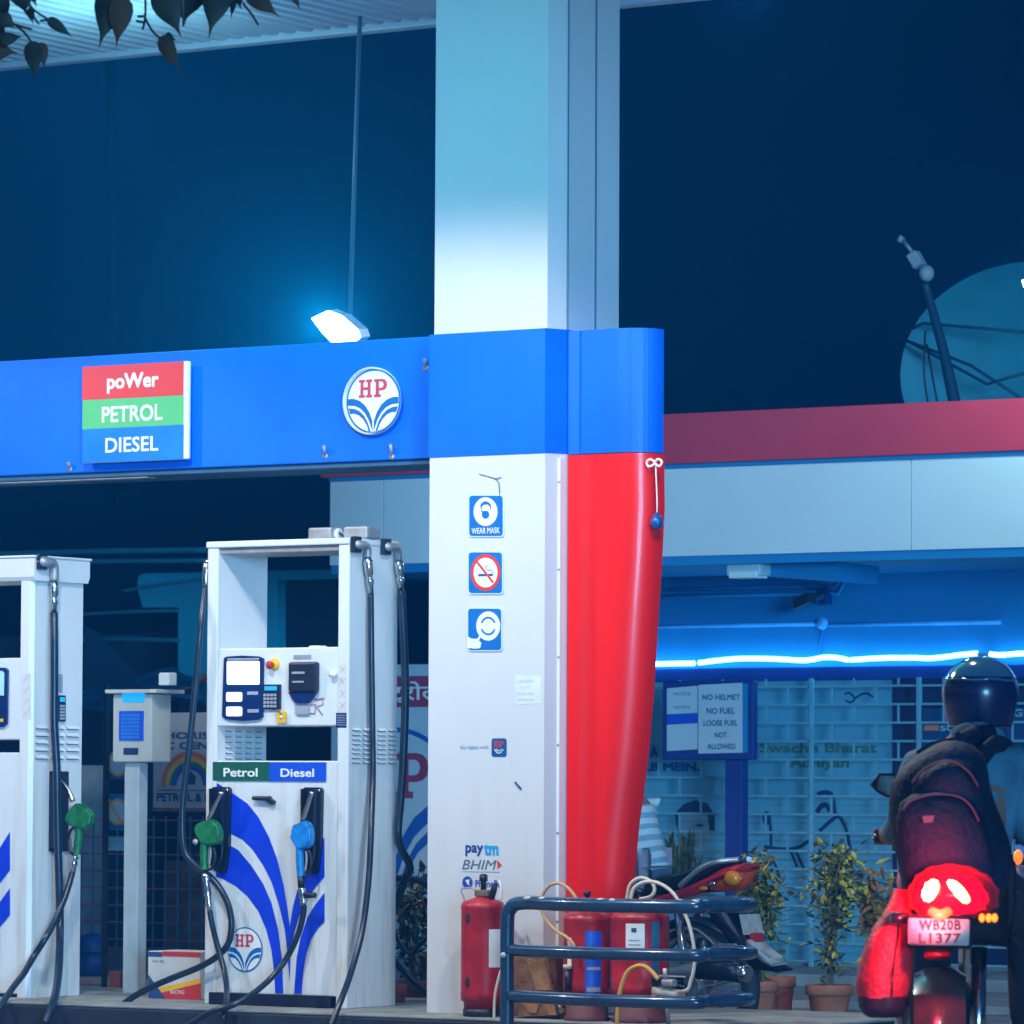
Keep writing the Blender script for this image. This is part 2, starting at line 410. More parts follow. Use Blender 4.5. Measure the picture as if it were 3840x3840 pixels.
# cabinet graphics: two-tone sheet with the leaf curves
Yg = .003
b = M()
gp = lambda L: [PY(*Z4(x, y), Yg) for x, y in L]
for L in ([(168,100),(300,185),(420,270),(500,370),(580,520),(640,680),(690,880),(720,1060),(737,1200),(760,1050),(795,920),(860,770),(930,640),(1000,520),(1000,822),(930,900),(870,990),(810,1110),(770,1240),(742,1392),(720,1392),(700,1220),(660,1050),(600,860),(540,740),(460,620),(380,540),(275,485),(168,440)],
          [(168,545),(275,578),(350,620),(450,740),(540,880),(600,1020),(650,1220),(680,1450),(688,1700),(628,1700),(620,1550),(600,1380),(560,1220),(500,1080),(420,970),(330,890),(230,835),(168,818)],
          [(1000,940),(930,1030),(870,1130),(820,1280),(790,1430),(777,1600),(772,1702),(826,1704),(840,1530),(860,1410),(900,1290),(950,1210),(1000,1160)],
          [(724,1440),(742,1440),(736,1620)]):
    b.poly(gp(L), swoosh)
femblem(720+400*.4969, 2880+1370*.4969, 66, 84, Yg, b)
b.build('leaf_graphic', P2)
for r, mm, tx, tr in (((797, 2857, 1009, 2928), lbl_green, 'Petrol', (838, 2880, 966, 2913)), ((1009, 2858, 1221, 2930), lbl_blue, 'Diesel', (1052, 2882, 1178, 2914))):
    b = M(); fbox(r, -.001, .008, mm, .001, b); lb = b.build('grade_label', P2, label=('green' if tx == 'Petrol' else 'blue')+' label reading '+tx)
    b = M(); ftext(tx, tr, -.0025, sign_white, b, bold=.02); b.build('lettering', lb)
# display unit
zz = lambda x0, y0, x1, y1: (*Z3(x0, y0), *Z3(x1, y1))
def zrr(x0, y0, x1, y1, r): return [Z3(x, y) for x, y in rrect(x0, y0, x1, y1, r)]
b = M(); fpoly([Z3(*p) for p in [(240,1100),(270,1090),(380,1083),(500,1090),(535,1105),(530,1545),(500,1568),(380,1577),(260,1565),(225,1545)]], -.010, .016, navy, b); dis = b.build('display', P2)
for q_, nm_ in (((415, 1355, 497, 1380), 'button'), ((418, 1488, 502, 1514), 'button'), ((265, 1103, 505, 1116), 'label_strip')):
    b = M(); fbox(zz(*q_), -.012, .004, grey, .001, b); b.build(nm_, dis)
for q in ((263, 1125, 508, 1302), (258, 1360, 376, 1430), (258, 1470, 376, 1540)):
    b = M(); fpoly(zrr(*q, 12), -.0125, .004, screen_w, b); b.build('screen', dis)
b = M()
c = PY(*Z3(622, 1148), 0); b.lathe([(0, .012), (.026, .012), (.03, .006), (.03, 0)], c+Vector((0, .004, 0)), yellow, axis=(0, -1, 0))
c = c+Vector((-.004, -.01, -.002)); b.lathe([(0, .034), (.015, .032), (.021, .022), (.017, .012), (.012, .0)], c, red, axis=(-.28, -1, -.15))
b.build('emergency_button', P2)
def keypad(parent, P, w, h, nrm, rows=4, cols=4, scr=True, bodym=black, keym=None):
    """P(u,w,n) maps 0..1 face coordinates and outward offset"""
    keym = keym or grey
    b = M(); q = lambda x0, x1, y0, y1, n0, n1, m: b.add([P(x, y, n) for n in (n0, n1) for x, y in ((x0, y0), (x1, y0), (x1, y1), (x0, y1))],
        [[0, 1, 2, 3][::-1], [4, 5, 6, 7], [0, 1, 5, 4], [1, 2, 6, 5], [2, 3, 7, 6], [3, 0, 4, 7]], m)
    q(0, 1, 0, 1, -.01, .012, bodym); kb = b.build('keypad', parent)
    b = M()
    for i in range(cols):
        for j in range(rows):
            x = .12+i*.76/cols; y = .07+j*(.60 if scr else .86)/rows
            q(x, x+.56/cols, y, y+(.42 if scr else .6)/rows, .012, .016, keym)
    b.build('key', kb, kind=None)
    if scr:
        b = M(); q(.16, .84, .76, .93, .012, .014, screen_b); b.build('screen', kb)
    return kb
k0 = RC(*Z3(537, 1302), *Z3(672, 1488), 0)
keypad(P2, lambda u, v, n: Vector((k0[0]+u*(k0[1]-k0[0]), -n, k0[2]+v*(k0[3]-k0[2]))), 1, 1, None)
b = M(); fbox(zz(722, 1130, 932, 1360), -.035, .04, black, .012, b)
fbox(zz(752, 1205, 848, 1222), -.037, .004, grey, .001, b); fbox(zz(755, 1275, 842, 1288), -.037, .004, grey, .001, b); pr = b.build('card_reader', P2)
b = M(); fpoly([Z3(*p) for p in [(722, 1358), (932, 1358), (870, 1442), (780, 1442)]], -.022, .025, navy, b)
fbox(zz(778, 1440, 880, 1530), -.010, .014, grey, .003, b); b.build('receipt_slot', pr)
b = M(); fbox(zz(765, 1078, 898, 1110), .001, .004, grey, .0005, b); b.build('data_plate', P2)
b = M(); fpoly(zrr(638, 1505, 708, 1592, 10), -.014, .006, yellow, b); c = PY(*Z3(672, 1547), -.016)
b.lathe([(0, .003), (.008, .003), (.008, 0)], c, sign_white, axis=(0, -1, 0)); b.tube([PY(*Z3(600, 1500), -.012), PY(*Z3(640, 1490), -.025), PY(*Z3(676, 1530), -.018)], .002, rubber)
props(b.build('yellow_seal_tag'), 'small yellow tag hanging under the black keypad of the complete dispenser', 'tag')
b = M(); fbox(zz(880, 1008, 968, 1026), .05, .06, pump_white, .004, b); b.build('head_latch', P2)
b = M()
for i in range(4):
    r = zz(1099, 1147+i*91, 1167, 1232+i*91); fbox(r, -.0008, .004, pillar_white, .0005, b)
    x0, x1, z0, z1 = RC(*r, 0)
    for s in (0, 1):
        a = Vector((x0+.008, -.0016, z0+.01 if s else z1-.01)); d = Vector((x1-.008, -.0016, z1-.01 if s else z0+.01))
        b.add([a, d, d+Vector((.004, 0, 0)), a+Vector((.004, 0, 0))], [[0, 1, 2, 3]], pink)
b.build('warning_sticker', P2, label='strip of four pale stickers with pink crosses')
b = M(); fbox(zz(1087, 1515, 1165, 1628), -.0012, .004, navy, .0005, b)
for i in range(5): fbox(zz(1095, 1532+i*18, 1158, 1538+i*18), -.0018, .003, grey, 0, b)
b.build('information_plate', P2)
c = PY(*Z3(1076, 1225), 0); b = M(); b.lathe([(0, .03), (.016, .028), (.018, .01), (.012, 0)], c+Vector((0, .0, 0)), sign_white, axis=(0, -1, 0)); b.build('knob', P2)
b = M()
for L in ([(880, 1510), (890, 1460), (935, 1450), (925, 1520), (880, 1515)], [(930, 1420), (990, 1400), (985, 1450), (940, 1470), (985, 1530)], [(900, 1405), (960, 1410), (1000, 1405)]):
    b.tube([PY(*Z3(*p), .0005) for p in L], .0035, pink, n=6, smoothpath=False)
b.build('scrawl', P2)
for r, pt in ((zz(470, 205, 612, 252), 0),):
    b = M(); x0, x1, z0, z1 = RC(*r, 0)
    b.box(x0, x1+.01, -.03, .0, z1-.022, z1, black, .008); b.box(x1-.02, x1+.012, -.03, .004, z1-.05, z1-.01, black, .006); 
# cabinet pull
x0, x1, z0, z1 = RC(*Z4(470, 208), *Z4(618, 262), 0)
b = M(); b.box(x0, x1-.01, -.026, .004, z1-.024, z1-.002, black, .008); b.obox(((x1-.012), -.010, z1-.026), (.020, 0, -.012), (0, .014, 0), (.006, 0, .010), black, .004); b.build('cabinet_pull', P2)
# junction boxes on top
for px0, px1, nm in ((1180, 1266, 'left'), (1313, 1402, 'right')):
    x0, x1, z0, z1 = RC(px0, 1975, px1, 2024, .2)
    b = M(); b.box(x0, x1, .14, .26, ztop+.006, ztop+.006+.062, steel, .01)
    s = 1 if nm == 'left' else 0
    xe = x1 if s else x0
    b.cyl((xe-.02, .2, ztop+.036), (xe+(.014 if s else -.014), .2, ztop+.036), .028, trim_white)
    bx = b.build('junction_box', P2)
b = M(); b.tube([(RC(1266, 1975, 1270, 2000, .2)[0], .2, ztop+.05), (RC(1290, 1975, 1294, 2000, .2)[0], .19, ztop+.03), (RC(1313, 1975, 1314, 2000, .2)[0], .2, ztop+.045)], .006, rubber); b.build('link_cable', P2)

def holster(parent, r, name='nozzle_holster'):
    x0, x1, z0, z1 = RC(*r, 0); w = x1-x0
    b = M(); P = [(x0, z1-.01), (x0+.012, z1), (x1-.012, z1), (x1, z1-.012), (x1-.004, z0+.22*(z1-z0)+.05), (x1-.018, z0+.03), (x1-.035, z0), (x0+.02, z0+.01), (x0+.008, z0+.05), (x0+.012, z0+.5*(z1-z0))]
    b.prism([(x, -.02, z) for x, z in P], (0, .025, 0), black)
    b.prism([(x0+.012, -.055, z1-.008), (x0+.022, -.055, z1-.008), (x0+.026, -.055, z0+.14), (x0+.014, -.055, z0+.14)], (0, .04, 0), black)
    b.prism([(x1-.024, -.055, z1-.008), (x1-.014, -.055, z1-.012), (x1-.022, -.055, z0+.12), (x1-.032, -.055, z0+.12)], (0, .04, 0), black)
    b.tube([(x0+.02, -.05, z0+.13), (x0+.03, -.05, z0+.05), (x0+.05, -.05, z0+.028), (x1-.025, -.05, z0+.07), (x1-.02, -.05, z0+.14)], .008, black, n=8)
    h = b.build(name, parent)
    b = M(); b.lathe([(0, .006), (.008, .005), (.009, 0)], (x1-.014, -.02, z1-.016), chrome, axis=(0, -1, 0)); b.build('bolt', h)
    return h
holster(P2, (*Z4(160, 143), *Z4(297, 792)))
holster(P2, (*Z4(850, 146), *Z4(990, 800)))
# hose outlets on the side face
def outlet(parent, pts, X, col=steel, g=1.0):
    """elbow + swivel dropping from the cap: pts photo points on plane X"""
    P = [PX(x, y, X) for x, y in pts]
    b = M(); b.tube([P[0]-Vector((.03, 0, 0)), P[0], P[1], P[2]], [.022*g, .022*g, .02*g, .018*g], col, n=12, sub=5)
    b.obox(P[0]-Vector((.012, 0, -.0)), (.012, 0, 0), (0, .032, 0), (0, 0, .04), black, .004)
    k = b.build('hose_outlet', parent)
    b = M(); L = P[3]-P[2]
    b.tube([P[2], P[2]+L*.05, P[2]+L*.08, P[2]+L*.45, P[2]+L*.5, P[2]+L*.55, P[2]+L*.6, P[2]+L*.72, P[2]+L*.75, P[3]],
           [.018, .018, .024, .022, .016, .016, .021, .021, .016, .015], chrome, n=10, smoothpath=False)
    b.build('swivel', k)
    return P[3]
e1 = outlet(P2, [Z3(1255, 245), Z3(1320, 265), Z3(1325, 345), Z3(1350, 620)], X1+.035)
e2 = outlet(P2, [Z3(1480, 262), Z3(1545, 280), Z3(1560, 365), Z3(1580, 595)], X1+.035)
XL = X0-.03
b = M(); P = [PX(*Z3(x, y), XL) for x, y in ((118, 380), (110, 420), (104, 500), (102, 560))]
b.tube([P[0]+Vector((.03, 0, .0)), P[0], P[1], P[2], P[3]], [.02, .02, .022, .02, .015], chrome, n=10, sub=3); b.build('hose_outlet', P2)
eL = P[3]
# fuel hoses (things of their own)
hose_group = 'black fuel hoses hanging round the dispensers'
def hose(pts, r, label, m=rubber):
    b = M(); b.tube(pts, r, m, n=12, sub=8); return props(b.build('fuel_hose', origin=pts[-1]), label, 'hose', hose_group)
hx = X1+.05
hose([e1]+[PX(x, y, hx) for x, y in ((1392, 2400), (1396, 2700), (1398, 2900))]+[PY(1392, 3100, .05), PY(1382, 3300, -.02), PY(1358, 3490, -.10), PY(1318, 3640, -.22), PY(1283, 3740, -.36), PY(1240, 3850, -.45)], .0155,
     'black hose running straight down the middle of the complete dispenser\'s side face')
hose([e2]+[PX(x, y, X1+.05) for x, y in ((1512, 2350), (1520, 2600), (1512, 2850), (1502, 3000), (1494, 3150))]+[(X1+.03, .50, PX(1490, 3250, X1).z), (X1-.05, .56, .75), (X1-.2, .60, .45)], .020,
     'thick black hose curving behind the rear edge of the complete dispenser')
hose([eL]+[PY(x, y, -.05) for x, y in ((752, 2350), (735, 2550), (712, 2780), (690, 2960), (683, 3080), (688, 3170), (705, 3215), (745, 3255), (790, 3290), (830, 3340), (858, 3400), (868, 3470), (855, 3540), (810, 3590), (740, 3630), (640, 3670), (540, 3715), (470, 3760), (425, 3810), (390, 3870))], .0165,
     'long black hose drooping from the left corner of the complete dispenser across the kerb')

# nozzles
def nozzle(name, label, body_m, spout, body, handle, conn, Y=-.085, side=1, mirror=False, knob=None):
    """all given as photo points on plane Y"""
    base = PY(*handle[-1], Y)
    t = thing(name, base, label, 'fuel nozzle', 'fuel nozzles hanging in their holsters')
    p = lambda q, dy=0: PY(*q, Y)+Vector((0, dy, 0))
    b = M(); sp = [p(q) for q in spout]
    n = 14; pts = [sp[0].lerp(sp[-1], i/n) if len(spout) == 2 else None for i in range(n+1)] if len(spout) == 2 else sp
    if len(spout) == 2:
        rr = [.0105 if i < 7 or i % 2 else .0135 for i in range(n+1)]; b.tube(pts, rr, chrome, n=12, smoothpath=False)
    else: b.tube(sp, [.011]*(len(sp)-1)+[.015], chrome, n=12)
    b.build('spout', t)
    b = M(); P = [PY(*q, Y-.026) for q in body]
    c = sum(P, Vector())/len(P)
    k = M(); k.prism(P, (0, .052, 0), body_m)
    bm = bmesh.new(); vv = [bm.verts.new(v) for v in k.v[:2*len(P)]]
    for f in k.f[:2]+[list(x) for x in k.f[2:]]:
        try: bm.faces.new([vv[i % (2*len(P))] for i in f])
        except ValueError: pass
    bmesh.ops.bevel(bm, geom=bm.edges[:], offset=.010, segments=3, affect='EDGES', clamp_overlap=True)
    bm.verts.index_update(); b.add([v.co.copy() for v in bm.verts], [[v.index for v in f.verts] for f in bm.faces], body_m, False); bm.free()
    H = [p(q) for q in handle]; b.tube(H, [.022, .021, .020, .020][:len(H)], body_m, n=12)
    b.build('grip_body', t)
    g = M(); h0, h1 = H[0], H[-1]; L = h1-h0
    g.tube([h0+Vector((side*.024, 0, -.005)), h0+L*.15+Vector((side*.055, 0, 0)), h0+L*.55+Vector((side*.065, 0, 0)), h1+Vector((side*.045, 0, .01)), h1+Vector((side*.015, 0, .004))], .0075, black, n=8)
    g.build('lever_guard', t)
    g = M(); g.tube([h0+Vector((side*.03, 0, 0)), h0+L*.35+Vector((side*.038, 0, 0)), h0+L*.8+Vector((side*.028, 0, 0))], .006, steel, n=8, flat=.9); g.build('trigger', t)
    if knob:
        g = M(); g.lathe([(0, .012), (.013, .010), (.015, 0)], PY(*knob, Y-.03), steel, axis=(0, -1, 0)); g.build('cap_badge', t)
    g = M(); K = [p(q) for q in conn]
    rr = [.016, .022, .014, .020, .020, .015, .018, .012]
    KK = [K[0].lerp(K[-1], i/7) for i in range(8)]; g.tube(KK, rr, chrome, n=10, smoothpath=False); g.build('swivel', t)
    return K[-1]
c1 = nozzle('fuel_nozzle', 'green petrol nozzle hanging at the left holster of the complete dispenser', green_p,
    [Z4(225, 180), Z4(128, 385)], [Z4(*q) for q in ((95, 390), (140, 385), (185, 430), (205, 500), (190, 570), (120, 590), (60, 575), (8, 490), (12, 430), (50, 415))],
    [Z4(95, 570), Z4(90, 640), Z4(92, 710), Z4(96, 770)], [Z4(100, 790), Z4(135, 1080)], side=1, knob=Z4(28, 558))
hose([c1]+[PY(*Z4(*q), Y) for q, Y in (((150, 1170), -.085), ((178, 1290), -.085), ((215, 1420), -.09), ((250, 1560), -.12), ((262, 1680), -.2), ((258, 1780), -.35), ((235, 1900), -.40))], .0145, 'short black hose hanging from the green petrol nozzle of the complete dispenser')
c2 = nozzle('fuel_nozzle', 'bright blue diesel nozzle hanging at the right holster of the complete dispenser', blue_p,
    [Z4(905, 180), Z4(838, 390)], [Z4(*q) for q in ((805, 405), (850, 395), (885, 450), (890, 550), (870, 600), (800, 625), (765, 600), (750, 520), (735, 490), (740, 455), (770, 445))],
    [Z4(815, 600), Z4(815, 680), Z4(818, 750), Z4(822, 820)], [Z4(828, 900), Z4(845, 1035)], side=1)
b = M(); b.tube([PY(*Z4(822, 815), -.085), PY(*Z4(828, 905), -.085)], .019, black, n=12, smoothpath=False)
b.tube([PY(*Z4(850, 960), -.09), PY(*Z4(930, 960), -.09)], .014, black, n=10, smoothpath=False)
b.build('breakaway_sleeve', bpy.data.objects['fuel_nozzle.001'])
hose([c2]+[PY(*Z4(*q), Y) for q, Y in (((838, 1110), -.085), ((810, 1230), -.09), ((750, 1370), -.10), ((670, 1500), -.13), ((560, 1620), -.2), ((420, 1730), -.33), ((280, 1800), -.40), ((120, 1850), -.42), ((-60, 1960), -.45))], .0150, 'black hose sweeping from the blue diesel nozzle down over the kerb')

# --- left pump, cut by the frame
X1b = PY(118, 2600, 0).x; X0b = X1b-.86; Yb = .42
P1 = thing('fuel_dispenser', (X1b-.43, .2, .15), 'leftmost white fuel dispenser, its top a thick sloping cap', 'fuel pump', pump_group)
f1 = lambda y: PY(80, y, 0).z
zt1 = f1(2178); ztp = f1(2092)
zh1 = f1(1920+1100*.4969); zh0 = f1(1920+1718*.4969); zc1 = f1(1920+1815*.4969); zb1 = f1(3728)
cwb = PY(120, 2500, 0).x-PY(78, 2500, 0).x
b = M(); b.box(X0b, X0b+cwb, 0, Yb, .15, zt1, pump_white, .006); b.build('side_panel', P1)
b = M(); b.prism([(X1b-cwb, 0, .15), (X1b-.02, 0, .15), (X1b, .02, .15), (X1b, Yb, .15), (X1b-cwb, Yb, .15)], (0, 0, zt1-.15), pump_white)
rows = [PX(220, y, X1b).z for y in (2733, 2761, 2789, 2816, 2845)]
louvres(b, lambda u, w: Vector((X1b, u, w)), (0, 1, 0), (0, 0, 1), (1, 0, 0), [.035, .165, .29], rows, .10, .016, pump_white, slot_dark)
b.build('side_panel', P1)
b = M(); zl = zt1-.0
b.prism([(X0b, -.012, ztp), (X0b, Yb+.03, ztp), (X0b, Yb+.03, zl+.03), (X0b, Yb+.015, zl), (X0b, -.0, zl), (X0b, -.012, zl+.02)], (X1b+.02-X0b, 0, 0), pump_white)
b.box(X0b-.004, X1b+.028, -.02, Yb+.04, ztp, ztp+.012, pump_white, .004); b.build('top_cap', P1)
b = M(); b.box(X0b+cwb, X1b-cwb, .004, Yb-.004, zh0, zh1, pump_white, .006); b.build('display_head', P1)
b = M(); b.box(X0b+cwb, X1b-cwb, .006, Yb-.006, zb1, zc1, pump_white, .004); b.box(X0b+cwb, X1b-cwb, .03, Yb-.03, .15, zb1, black); b.build('lower_cabinet', P1)
b = M(); b.box(X0b+cwb, X1b-cwb, -.006, .02, .153, zb1, black, .002); b.build('kick_plate', P1)
b = M()
for L in ([(-400, 900), (-200, 760), (0, 600), (75, 480), (75, 770), (0, 870), (-200, 1100), (-320, 1400), (-360, 1400)], [(-300, 1500), (-150, 1200), (0, 1010), (75, 905), (75, 1110), (0, 1200), (-120, 1380), (-200, 1690), (-320, 1690)]):
    b.poly([PY(*Z2(*q), .003) for q in L], swoosh)
b.build('leaf_graphic', P1)
b = M(); fpoly([Z1(*q) for q in ((-260, 1170), (35, 1175), (55, 1190), (50, 1600), (20, 1622), (-260, 1630))], -.010, .016, navy, b); d1 = b.build('display', P1)
b = M(); fpoly([Z1(*q) for q in ((-220, 1200), (18, 1200), (30, 1215), (28, 1385), (-220, 1385))], -.0125, .004, mat('dim_screen', (.30, .50, .62), .3, emit=(.25, .5, .7), es=.5), b); b.build('screen', d1)
b = M(); fbox((*Z1(-50, 1560), *Z1(22, 1585)), -.0125, .004, yellow, .001, b); b.build('sticker', d1)
b = M()
for i in range(4):
    r = (*Z1(163, 1215+i*88), *Z1(228, 1297+i*88)); fbox(r, -.0008, .004, pillar_white, .0005, b); x0, x1, z0, z1 = RC(*r, 0)
    a = Vector((x0+.008, -.0016, z0+.01)); d = Vector((x1-.008, -.0016, z1-.01)); b.add([a, d, d+Vector((.004, 0, 0)), a+Vector((.004, 0, 0))], [[0, 1, 2, 3]], pink)
b.build('warning_sticker', P1, label='strip of four pale stickers with pink strokes')
eh = outlet(P1, [Z1(330, 375), Z1(405, 400), Z1(408, 520), Z1(408, 760)], X1b+.045, g=1.25)
def SX(x, y): return PX(*Z1(x, y), X1b)
a, d = SX(428, 1580), SX(484, 1385)
keypad(P1, lambda u, v, n: Vector((X1b+n, a.y+u*(d.y-a.y), a.z+v*(d.z-a.z))), 1, 1, None, rows=5, cols=3)
a, d = SX(430, 1360), SX(470, 1225); b = M(); b.box(X1b-.002, X1b+.004, a.y, d.y, a.z, d.z, grey, .001); b.build('data_plate', P1)
a, d = PX(*Z2(365, 632), X1b), PX(*Z2(510, 25), X1b)
b = M(); b.box(X1b-.004, X1b+.012, a.y, d.y, a.z, d.z, black, .006); b.box(X1b+.01, X1b+.05, a.y, a.y+.02, a.z+.02, d.z-.02, black, .004); b.build('nozzle_holster', P1)
xs = X1b+.09
hose([eh]+[PX(*Z1(410, y), X1b+.07) for y in (1000, 1300, 1600)]+[PX(*Z2(x, y), X1b+.09) for x, y in ((428, 0), (432, 300), (438, 600), (447, 900), (452, 1150))]+[PY(*Z2(450, 1350), .06), PY(*Z2(440, 1550), -.1), PY(*Z2(410, 1740), -.36), PY(*Z2(340, 1930), -.48)], .021,
     'thick black hose hanging straight down the side of the leftmost dispenser')
Yn = PX(*Z2(560, 400), X1b+.11).y
c3 = nozzle('fuel_nozzle', 'green nozzle with long bent spout on the side of the leftmost dispenser', green_p,
    [Z2(*q) for q in ((440, 80), (480, 120), (520, 175), (550, 250))], [Z2(*q) for q in ((545, 275), (575, 262), (640, 300), (680, 345), (672, 430), (620, 470), (520, 440), (475, 400), (490, 350))],
    [Z2(600, 440), Z2(592, 530), Z2(585, 600), Z2(580, 650)], [Z2(568, 655), Z2(545, 790)], Y=Yn, side=-1)
hose([c3]+[PX(*Z2(*q), X1b+.10) for q in ((520, 880), (480, 1000), (410, 1160), (340, 1290))]+[PY(*Z2(*q), Y) for q, Y in (((250, 1430), -.03), ((180, 1550), -.14), ((110, 1640), -.26), ((40, 1740), -.37), ((-40, 1860), -.5))], .0170, 'black hose sloping from the left dispenser\'s green nozzle down to the kerb')
# ------------------------------------------------------------------ big pillar
pil = thing('pillar', (1.9, .3, .15), 'tall white clad pillar with blue collar and glossy red curved fin', 'pillar')
Lx = lambda x, y, Y=-.02: PY(x, y, Y).x
xL, xR = Lx(1607, 2600), Lx(2041, 2600)        # front face lower cladding
chd = .125                                     # corner bevel
zc0 = PY(1830, 1708, -.02).z; zc1 = PY(1830, 1243, -.02).z
ch = [PD(2112, y, 0) for y in (0,)]
# where the bevel ends: plane through (xR,-.02) running back-right
xb = xR+.045; yb = -.02+.115
Dp = .58
def plan(dx): return [(xL+dx, -.02+dx), (xR, -.02+dx), (xb-dx*.3, yb+dx*.2), (xb-dx*.3, Dp), (xL+dx, Dp)]
b = M(); b.prism([(x, y, .15) for x, y in plan(0)], (0, 0, zc0-.15), pillar_white); b.build('lower_cladding', pil)
b = M(); b.prism([(x, y, zc1+.001) for x, y in plan(.014)], (0, 0, 5.49-zc1), pillar_white)
b.box(xb-.016, xb+.002, yb+.26, yb+.268, zc1+.002, 5.48, slot_dark)
b.box(xb-.03, xb+.001, yb+.01, yb+.016, zc1+.002, 5.48, slot_dark); b.build('upper_cladding', pil)
b = M(); b.prism([(x, y, zc0+.001) for x, y in plan(-.004)], (0, 0, zc1-zc0-.001), blue_acp); b.build('blue_collar', pil)
# fin: nose running out along +X, rounded end; profile follows the photo outline
yn = yb+.012; x_n0 = xb+.004
def finplan(xe, r, n=10):
    pts = [(x_n0, yn), (x_n0+.005, yn), (x_n0+.055, yn+.012), (x_n0+.075, yn)]
    r = min(r, xe-x_n0-.08) if xe-x_n0 > .1 else .02
    for i in range(n+1):
        a = math.pi/2*i/n; pts.append((xe-r+r*math.sin(a), yn+r-r*math.cos(a)))
    pts += [(xe-.03, yn+max(r, .02)+.04), (xe-.14, yn+.30), (x_n0, yn+.30)]
    return pts
def xe_at(px, py): return PY(px, py, yn+.16).x
b = M(); b.prism([(x, y, zc0-.0) for x, y in finplan(xe_at(2489, 1470), .16)], (0, 0, zc1-zc0-.006), blue_acp); b.build('collar_nose', pil)
prof = [(2491, 1712), (2493, 1900), (2484, 2100), (2471, 2300), (2460, 2480), (2453, 2600), (2436, 2800), (2417, 2960), (2397, 3100), (2380, 3300), (2366, 3420), (2340, 3560), (2306, 3690)]
rings = []
for px, py in prof:
    X = xe_at(px, py); Z = PY(px, py, yn+.16).z
    rings.append([(x, y, Z) for x, y in finplan(X, .16)])
rings[0] = [(x, y, zc0-.004) for x, y, _ in rings[0]]
n = len(rings[0]); vs = [p for r in rings for p in r]
fs = [[i*n+k, i*n+(k+1) % n, (i+1)*n+(k+1) % n, (i+1)*n+k] for i in range(len(rings)-1) for k in range(n)]
b = M(); b.add(vs, fs, red_gloss, True); b.add(vs, [list(range(n))[::-1], [(len(rings)-1)*n+k for k in range(n)]], red_gloss)
o = b.build('red_fin', pil)
es = o.modifiers.new('e', 'EDGE_SPLIT'); es.split_angle = math.radians(35)
b = M(); x2 = PY(2308, 3692, yn+.1).x; zf = PY(2290, 3690, yn).z
b.prism([(x_n0+.01, yn+.01, zf+.0), (x2-.03, yn+.01, zf), (x2-.05, yn+.01, zf-.10), (x_n0+.01, yn+.01, zf-.10)], (0, .25, 0), black); b.build('fin_shoe', pil)
b = M(); b.box(xb-.030, xb-.004, yb-.045, yb-.0, .32, zc0-.02, trim_white, .004)
b.box(xb-.028, xb-.006, yb-.043, yb-.002, .151, .32, black, .003)
for i in range(6): b.lathe([(0, .004), (.006, .003), (.007, 0)], (xb-.010, yb-.045, .6+i*.42), steel, axis=(0, -1, 0), n=8)
b.build('edge_trim', pil)

# signs on the pillar front: blue rounded plates
Yp = -.02
def plate_pts(x0, y0, x1, y1, r=14): return rrect(x0, y0, x1, y1, r)
def pictogram(name, label, x0, y0, x1, y1, ic):
    t = M(); fpoly(plate_pts(x0, y0, x1, y1), Yp-.006, .006, mat('plate_edge', (.62, .75, .82), .4), t)
    o = props(t.build(name), label, 'sign', 'blue safety signs down the pillar front')
    t = M(); P = [PY(x, y, Yp-.0075) for x, y in plate_pts(x0+5, y0+5, x1-5, y1-5, 11)]; t.poly(P, mat('plate_blue', (.003, .15, .50), .4)); t.build('blue_field', o)
    t = M(); ic(t, Yp-.009); t.build('pictogram', o)
    return o
Zp = ZC(1550, 1700)
def disc(mb, c, rx, ry, Y, m, n=36): mb.poly([PY(c[0]+rx*math.cos(2*math.pi*i/n), c[1]-ry*math.sin(2*math.pi*i/n), Y) for i in range(n)][::-1], m)
pblue = mat('plate_blue', (.003, .15, .50), .4)
def ic_mask(t, Y):
    c = Zp(545, 440); disc(t, c, 45, 54, Y, sign_white)
    t.poly([PY(*Zp(x, y), Y-.001) for x, y in ((505, 390), (520, 370), (545, 360), (570, 370), (586, 390), (583, 432), (575, 400), (560, 385), (530, 388), (518, 400), (512, 435))], pblue)
    disc(t, Zp(545, 463), 14, 15, Y-.001, pblue)
    t.poly([PY(*Zp(x, y), Y-.0012) for x, y in ((510, 432), (520, 450), (532, 440), (522, 432))], pblue)
    ftext('WEAR MASK', (*Zp(440, 560), *Zp(652, 607)), Y, sign_white, t, bold=.012)
def ic_smoke(t, Y):
    c = Zp(545, 900); disc(t, c, 56, 69, Y, sign_red); disc(t, c, 45, 56, Y-.001, sign_white)
    fbox((*Zp(490, 910), *Zp(600, 927)), Y-.002, .001, ink, 0, t)
    t.tube([PY(*Zp(x, y), Y-.001) for x, y in ((560, 845), (540, 860), (560, 880), (590, 880), (598, 905))], .0025, grey, n=6)
    t.poly([PY(*Zp(x, y), Y-.003) for x, y in ((472, 822), (485, 812), (608, 970), (597, 980))], sign_red)
